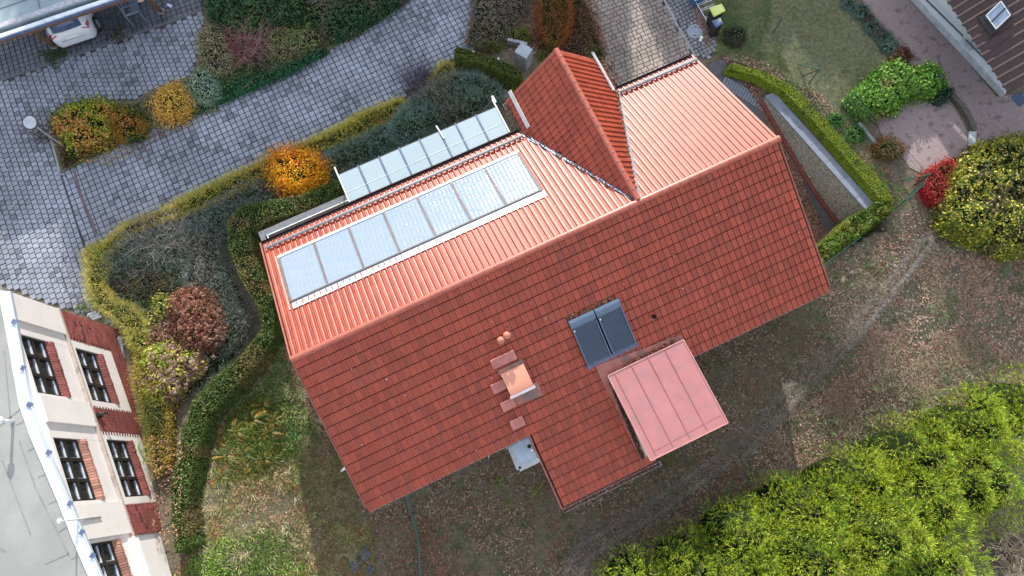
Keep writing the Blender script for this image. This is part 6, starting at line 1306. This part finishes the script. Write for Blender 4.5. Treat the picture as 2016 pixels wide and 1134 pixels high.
# ---------------------------------------------------------------- ground layer: leaves and grass nobody could count
def litter(name, label, px, n, size, pal, kind='leaf', dz=.015, cat='fallen leaves', nrm=(0, 0, 1), jit=.5, asp=.55, clumpy=0., m=None, hs=0., cl=.7, feather=0.):
    poly = [g(p) for p in px]; q = sample_poly(poly, int(n*(1+clumpy*1.2))); 
    if clumpy: w_ = vnoise(q[:, 0]+50, q[:, 1]+31, 1.1)*.6+vnoise(q[:, 0], q[:, 1], 2.9)*.4; q = q[RNG.random(len(q)) < np.clip((w_-.5)*3*clumpy+.55, .05, 1)]
    if feather: d_ = pdist(q[:, 0], q[:, 1], poly)[0]; q = q[RNG.random(len(q)) < np.clip(d_/feather, 0, 1)**1.3]
    x, y = q[:, 0], q[:, 1]; z = T(x, y)+dz+hs*RNG.random(len(x)); N = np.tile(np.array(nrm, float), (len(x), 1))
    v, f, c = leaves(np.stack([x, y, z], 1), N, size, pal_pick(pal, len(x), x, y, cl), kind, jit, asp)
    return tag(nump(name, v, f, m or leafdull, cols=np.clip(c, 0, 1)), label, cat, kind='stuff')
BANK = [(560, 830), (700, 980), (740, 1060), (770, 1150), (1130, 1150), (1300, 1130), (1450, 1050), (1650, 980), (1850, 900), (2060, 820), (2060, 480), (1900, 440), (1800, 400), (1760, 420), (1600, 540), (1400, 620), (1000, 780)]
LITP = [(.33, .16, .11), (.24, .10, .07), (.40, .25, .18), (.15, .08, .06), (.48, .33, .25), (.22, .14, .09)]
litter('fallen_leaves', 'brown fallen leaves covering the bank below and right of the house', BANK, 48000, .045, LITP, clumpy=.9)  # kept darker than the right slope: the house's shade is in the colours
RB = [(1640, 540), (1830, 470), (2060, 500), (2060, 820), (1820, 890), (1640, 960), (1440, 1020), (1480, 850), (1560, 700)]
litter('fallen_leaves', 'pinkish fallen leaves on the sloping garden right of the house', RB, 32000, .05, [(.58, .36, .27), (.46, .22, .15), (.66, .48, .38), (.34, .15, .10)], clumpy=.8, feather=.8)  # brighter than the bank's leaves; the lit side is put into the palette
litter('grass', 'thin grey-green and straw grass on the bank around the house', BANK, 110000, .11, [(.07, .13, .045), (.11, .14, .06), (.18, .18, .10), (.06, .10, .04), (.22, .21, .14)], 'needle', cat='grass', jit=1.0, asp=.13, nrm=(.1, -.3, .6), clumpy=.5)  # dark grass palette carries the house's shade on the bank
litter('grass', 'pale dry grass tufts on the sloping garden right of the house', RB, 75000, .15, [(.40, .37, .28), (.26, .30, .15), (.52, .47, .36), (.18, .24, .10)], 'needle', cat='grass', jit=1.0, asp=.1, nrm=(-.2, -.3, .4), clumpy=.5, feather=.8)  # lighter grass than on the bank, painting the difference in light
LEFTG = [(430, 760), (560, 660), (600, 780), (720, 1000), (745, 1150), (330, 1150), (400, 1050), (395, 950), (410, 830)]
litter('ground_cover', 'green leafy ground cover between the curved hedge and the left gable', [(500, 740), (560, 640), (600, 760), (650, 870), (560, 930), (470, 960), (420, 900), (430, 800)], 22000, .04, [(.09, .20, .035), (.12, .25, .05), (.07, .14, .03), (.17, .22, .06)], cat='ground cover', dz=.05, hs=.12, jit=.8, feather=1.2)
litter('grass', 'sunlit yellow-green grass in the lower left garden', [(470, 900), (600, 870), (690, 960), (740, 1060), (745, 1150), (340, 1150), (400, 1060)], 42000, .13, [(.22, .26, .05), (.32, .30, .10), (.42, .37, .18), (.14, .20, .04), (.38, .32, .17)], 'needle', cat='grass', jit=.9, asp=.14, nrm=(.1, -.2, .6), clumpy=.4)
litter('ground_cover', 'bright green weeds at the bottom edge of the lower left garden', [(330, 1160), (370, 1080), (480, 1000), (600, 1030), (640, 1160)], 17000, .04, [(.16, .28, .04), (.22, .34, .05), (.10, .18, .03)], cat='ground cover', dz=.05, hs=.1, jit=.8, feather=1.6, clumpy=.8)
litter('fallen_leaves', 'reddish leaves lying in the dry grass of the lower left garden', LEFTG, 9000, .045, [(.5, .24, .16), (.35, .13, .09), (.6, .38, .26)], clumpy=1.)
patch('dry_grass', 'tall pale dry grass tangle left of the house corner', 'grass', [(590, 860), (660, 880), (700, 960), (690, 1010), (640, 1020), (610, 960)], .45, 'needle', 900, .2, [(.36, .32, .17), (.25, .25, .10), (.42, .36, .2)], edge=.6, jit=1, asp=.09, core=False)
litter('fallen_leaves', 'fallen leaves on the hedge top and bed along the brick facade', [(320, 860), (390, 870), (385, 1050), (340, 1080), (325, 980)], 500, .035, [(.45, .28, .16), (.3, .16, .10)], dz=1.13)
def tufts(label, px, n, L_, pal, k=26, hz_=.25):
    poly = [g(p) for p in px]; q = sample_poly(poly, int(n*2)); q = q[vnoise(q[:, 0]+7, q[:, 1]+3, .8) > .42][:n]
    lean = np.repeat(RNG.normal(size=(len(q), 3))*np.array([.5, .5, 0])+np.array([0, -.25, 0]), k, 0); P = np.repeat(np.column_stack([q, T(q[:, 0], q[:, 1])+.02]), k, 0)
    a = RNG.random(len(P))*6.283; rr = RNG.random(len(P))*.07; P[:, 0] += rr*np.cos(a); P[:, 1] += rr*np.sin(a)
    d = np.stack([np.cos(a)*.75, np.sin(a)*.75, np.full(len(P), .55)], 1)+lean; d /= np.linalg.norm(d, axis=1)[:, None]
    v, f, c = leaves(P, d, L_, np.repeat(pal_pick(pal, len(q)), k, 0)*(.8+.4*RNG.random((len(P), 1))), 'needle', .22, .07)
    tag(nump('grass_tufts', v, f, leafdull, cols=np.clip(c, 0, 1)), label, 'grass', kind='stuff')
tufts('pale tufts of dry grass on the slope right of the house', RB, 420, .26, [(.38, .34, .24), (.28, .28, .16), (.18, .25, .10), (.42, .37, .29)])
tufts('dark and straw coloured grass tufts on the bank below the house', BANK, 520, .22, [(.13, .22, .08), (.20, .24, .12), (.34, .31, .22), (.10, .17, .06)])
tufts('straw tufts in the lower left garden', LEFTG, 420, .28, [(.50, .46, .24), (.36, .40, .14), (.58, .50, .32)])
tufts('worn grass tufts on the upper right lawn', LAWN, 500, .13, [(.24, .28, .10), (.32, .31, .15), (.16, .22, .07), (.28, .22, .14)], k=20)
litter('fallen_leaves', 'orange leaves dropped around the orange bush', ell(580, 330, 85, 62), 900, .035, [(.75, .32, .04), (.6, .2, .04)], dz=.35, feather=.8)
litter('fallen_leaves', 'pale golden leaves dropped on the paving around the golden shrub', ell(345, 215, 62, 50), 700, .03, [(.62, .46, .2), (.5, .35, .15)], dz=.08, feather=.6)
tufts('green grass tufts below the wire fence on the right', [(1560, 150), (1640, 230), (1700, 300), (1790, 380), (1760, 410), (1660, 290), (1540, 165)], 90, .16, [(.14, .28, .07), (.2, .32, .1)])
for (nm, px, n) in (('lower end', [(1100, 1150), (1140, 1075), (1200, 1040), (1270, 1000), (1285, 1020), (1220, 1060), (1160, 1100), (1135, 1150)], 0), ('middle', [(1270, 1000), (1340, 950), (1420, 895), (1435, 915), (1350, 975), (1285, 1022)], 0), ('upper end', [(1440, 890), (1530, 790), (1620, 690), (1740, 560), (1825, 465), (1838, 475), (1760, 575), (1640, 715), (1550, 810), (1455, 910)], 0)):
    patch('dry_heather', 'strip of dry purple-grey heather on the old terrace edge, '+nm, 'heather', px, .3, 'needle', 2000, .12, [(.42, .37, .34), (.54, .48, .40), (.32, .27, .28), (.62, .55, .43)], edge=.3, bump=.6, jit=.9, asp=.14, core=False)
LAWN2 = LAWN
litter('grass', 'short worn grass of the upper right lawn', LAWN, 70000, .06, [(.22, .28, .10), (.30, .31, .14), (.16, .24, .07), (.34, .32, .17)], 'needle', cat='grass', dz=.0, jit=1, asp=.2, nrm=(0, 0, .7), clumpy=.3)
litter('grass', 'greener grass along the hedge and fence on the right', [(1385, 30), (1440, -20), (1520, -30), (1515, 60), (1560, 150), (1640, 230), (1700, 300), (1790, 380), (1760, 410), (1700, 340), (1600, 230), (1530, 160), (1450, 118), (1400, 110)], 45000, .055, [(.10, .23, .055), (.14, .27, .075), (.08, .16, .045), (.21, .26, .1)], 'needle', cat='grass', dz=.02, jit=1, asp=.3, nrm=(0, 0, .7), clumpy=.5)
litter('fallen_leaves', 'scattered leaves on the grass beside the wire fence', [(1380, 90), (1500, 120), (1620, 190), (1720, 300), (1800, 390), (1760, 410), (1600, 230), (1450, 125), (1395, 115)], 3500, .035, LITP, dz=.05, clumpy=.7)
pq = []; 
def pathleaf(label, px, n, pal, z0=.03, size=.04):
    poly = [at(p, -1.) for p in px]; q = sample_poly(poly, n); u_, v_ = to_uv(q[:, 0], q[:, 1]); z = path_z(v_)+z0
    v, f, c = leaves(np.stack([q[:, 0], q[:, 1], z], 1), np.tile([0, 0, 1.], (n, 1)), size, pal_pick(pal, n), 'leaf', .5, .55); tag(nump('fallen_leaves', v, f, leafdull, cols=np.clip(c, 0, 1)), label, 'fallen leaves', kind='stuff')
pathleaf('reddish leaves heaped along the foot of the pebble wall', [(1440, 150), (1500, 205), (1560, 290), (1655, 448), (1640, 465), (1600, 400), (1545, 300), (1480, 215), (1400, 130)], 4500, LITP+[(.12, .04, .04)])
pathleaf('leaves on the lower end of the sunken path', [(1590, 400), (1650, 450), (1610, 485), (1598, 470)], 1800, LITP)
for (lab, px, n, pal, kw) in (('pale and yellow leaves along the kerb of the lane', [(160, 318), (260, 270), (350, 236), (430, 206), (440, 222), (360, 256), (270, 300), (220, 330)], 900, [(.42, .38, .28), (.32, .26, .15), (.2, .12, .07)], dict(size=.035)), ('a few pale leaves scattered over the yard', [(10, 170), (380, 60), (360, 170), (100, 250), (120, 400), (100, 560), (0, 540)], 110, [(.55, .52, .45), (.35, .28, .18)], dict(size=.035)),
                     ('a few pale leaves scattered over the lane', [(180, 350), (600, 140), (900, 0), (920, 80), (600, 280), (220, 460)], 120, [(.55, .52, .45), (.35, .28, .18)], dict(size=.035)), ('dead leaves along the left edge of the driveway', [(1150, -10), (1170, -10), (1195, 90), (1222, 165), (1205, 168), (1180, 110)], 800, LITP, dict(size=.035)), ('leaves between the cobbles and the rack', [(1355, -10), (1370, 0), (1395, 45), (1400, 95), (1380, 80)], 500, LITP, dict(size=.035)), ('small brown leaves under the twiggy shrubs at the top', [(930, -20), (1150, -20), (1190, 110), (1060, 110), (915, 90)], 5000, LITP, dict(size=.035))):
    litter('fallen_leaves', lab, px, n, dz=.075, pal=pal, **kw)
litter('moss', 'green moss in the shady corner of the yard around the carport post', ell(110, 105, 34, 30), 5000, .03, [(.05, .07, .02), (.07, .08, .03)], cat='moss', dz=.06, feather=.5, clumpy=.6)
litter('moss', 'dark moss patch on the paving near the car', ell(222, 70, 38, 26), 3500, .03, [(.04, .05, .03), (.06, .06, .03)], cat='moss', dz=.06, feather=.5, clumpy=.6)
litter('moss', 'moss and weeds at the corner of the yard by the brick building', [(120, 600), (175, 590), (190, 625), (160, 618)], 1200, .03, [(.10, .12, .03), (.16, .10, .05)], cat='moss', dz=.06, feather=.5, clumpy=.6)
# small leaves stuck on the front roof
n_ = 150; u_ = RNG.random(n_)*16.5+.2; v_ = RNG.random(n_)*4.6+.2; P = np.array([fp(a, b_, .07) for a, b_ in zip(u_, v_)])
v, f, c = leaves(P, np.tile(NF, (n_, 1)), .03, pal_pick([(.55, .42, .36), (.10, .04, .03), (.09, .03, .03), (.10, .03, .02)], n_), 'leaf', .4, .6); tag(nump('fallen_leaves', v, f, leafdull, cols=np.clip(c, 0, 1)), 'single leaves and bits stuck on the front tiles', 'fallen leaves', kind='stuff')
# ---------------------------------------------------------------- unseen tall trees, added to cast the shade over the yard
tv = []
def tall_tree(x, y, H, R, proto=None):
    if proto is None:
        th = Thing('tall_tree', (x, y, 0), 'tall dark conifer added out of view beyond the top edge to cast shade', 'tree', 'unseen trees added for their shade'); th.add(MB().tube([(x, y, -.5), (x, y, H*.95)], [.3, .04], 8), 'trunk', bark)
        n0 = 15000; t = RNG.random(n0)**.8; a = RNG.random(n0)*6.283; r = R*(1-t)**.45*(.5+.5*RNG.random(n0)); z = 1.2+(H-1.2)*t+.3*RNG.normal(size=n0)
        pos = np.stack([x+r*np.cos(a), y+r*np.sin(a), z], 1); nr = np.stack([np.cos(a), np.sin(a), np.full(n0, .3)], 1)
        v, f, c = leaves(pos, nr, .42, pal_pick(G_DARK, n0), 'needle', .5, .5); th.own(nump('crown', v, f, leafm, cols=np.clip(c, 0, 1))); return th
def copy_tree(th, x, y, s):
    e = th.e.copy(); col.objects.link(e); e.location = (x, y, 0); e.scale = (s, s, s); e.rotation_euler = (0, 0, random.random()*6)
    for ch in list(th.e.children):
        c = ch.copy(); col.objects.link(c); c.parent = e; c.matrix_parent_inverse = ch.matrix_parent_inverse.copy()
TANE = math.tan(SUN_EL)
base_y = 37.
def need(x): return (base_y-8.8)*TANE if x < 4 else (base_y-16.5)*TANE
t0 = tall_tree(-14, base_y, need(-14)*1.05, 3.4); H0 = need(-14)*1.05
for row in range(3):
    for k in range(21):
        x = -44+k*4.0+row*1.3+random.uniform(-.5, .5); y = base_y+row*3.2+random.uniform(-.6, .6); xs = x+(.28)*(-(y-10))*0+0
        # where this tree's shadow crosses the house
        xh = x-SUN_DIR[0]/SUN_DIR[1]*(y-10)
        hh = need(xh)+(y-base_y)*TANE*1.0
        s = hh/H0*random.uniform(.9, 1.05)
        copy_tree(t0, x, y, s)
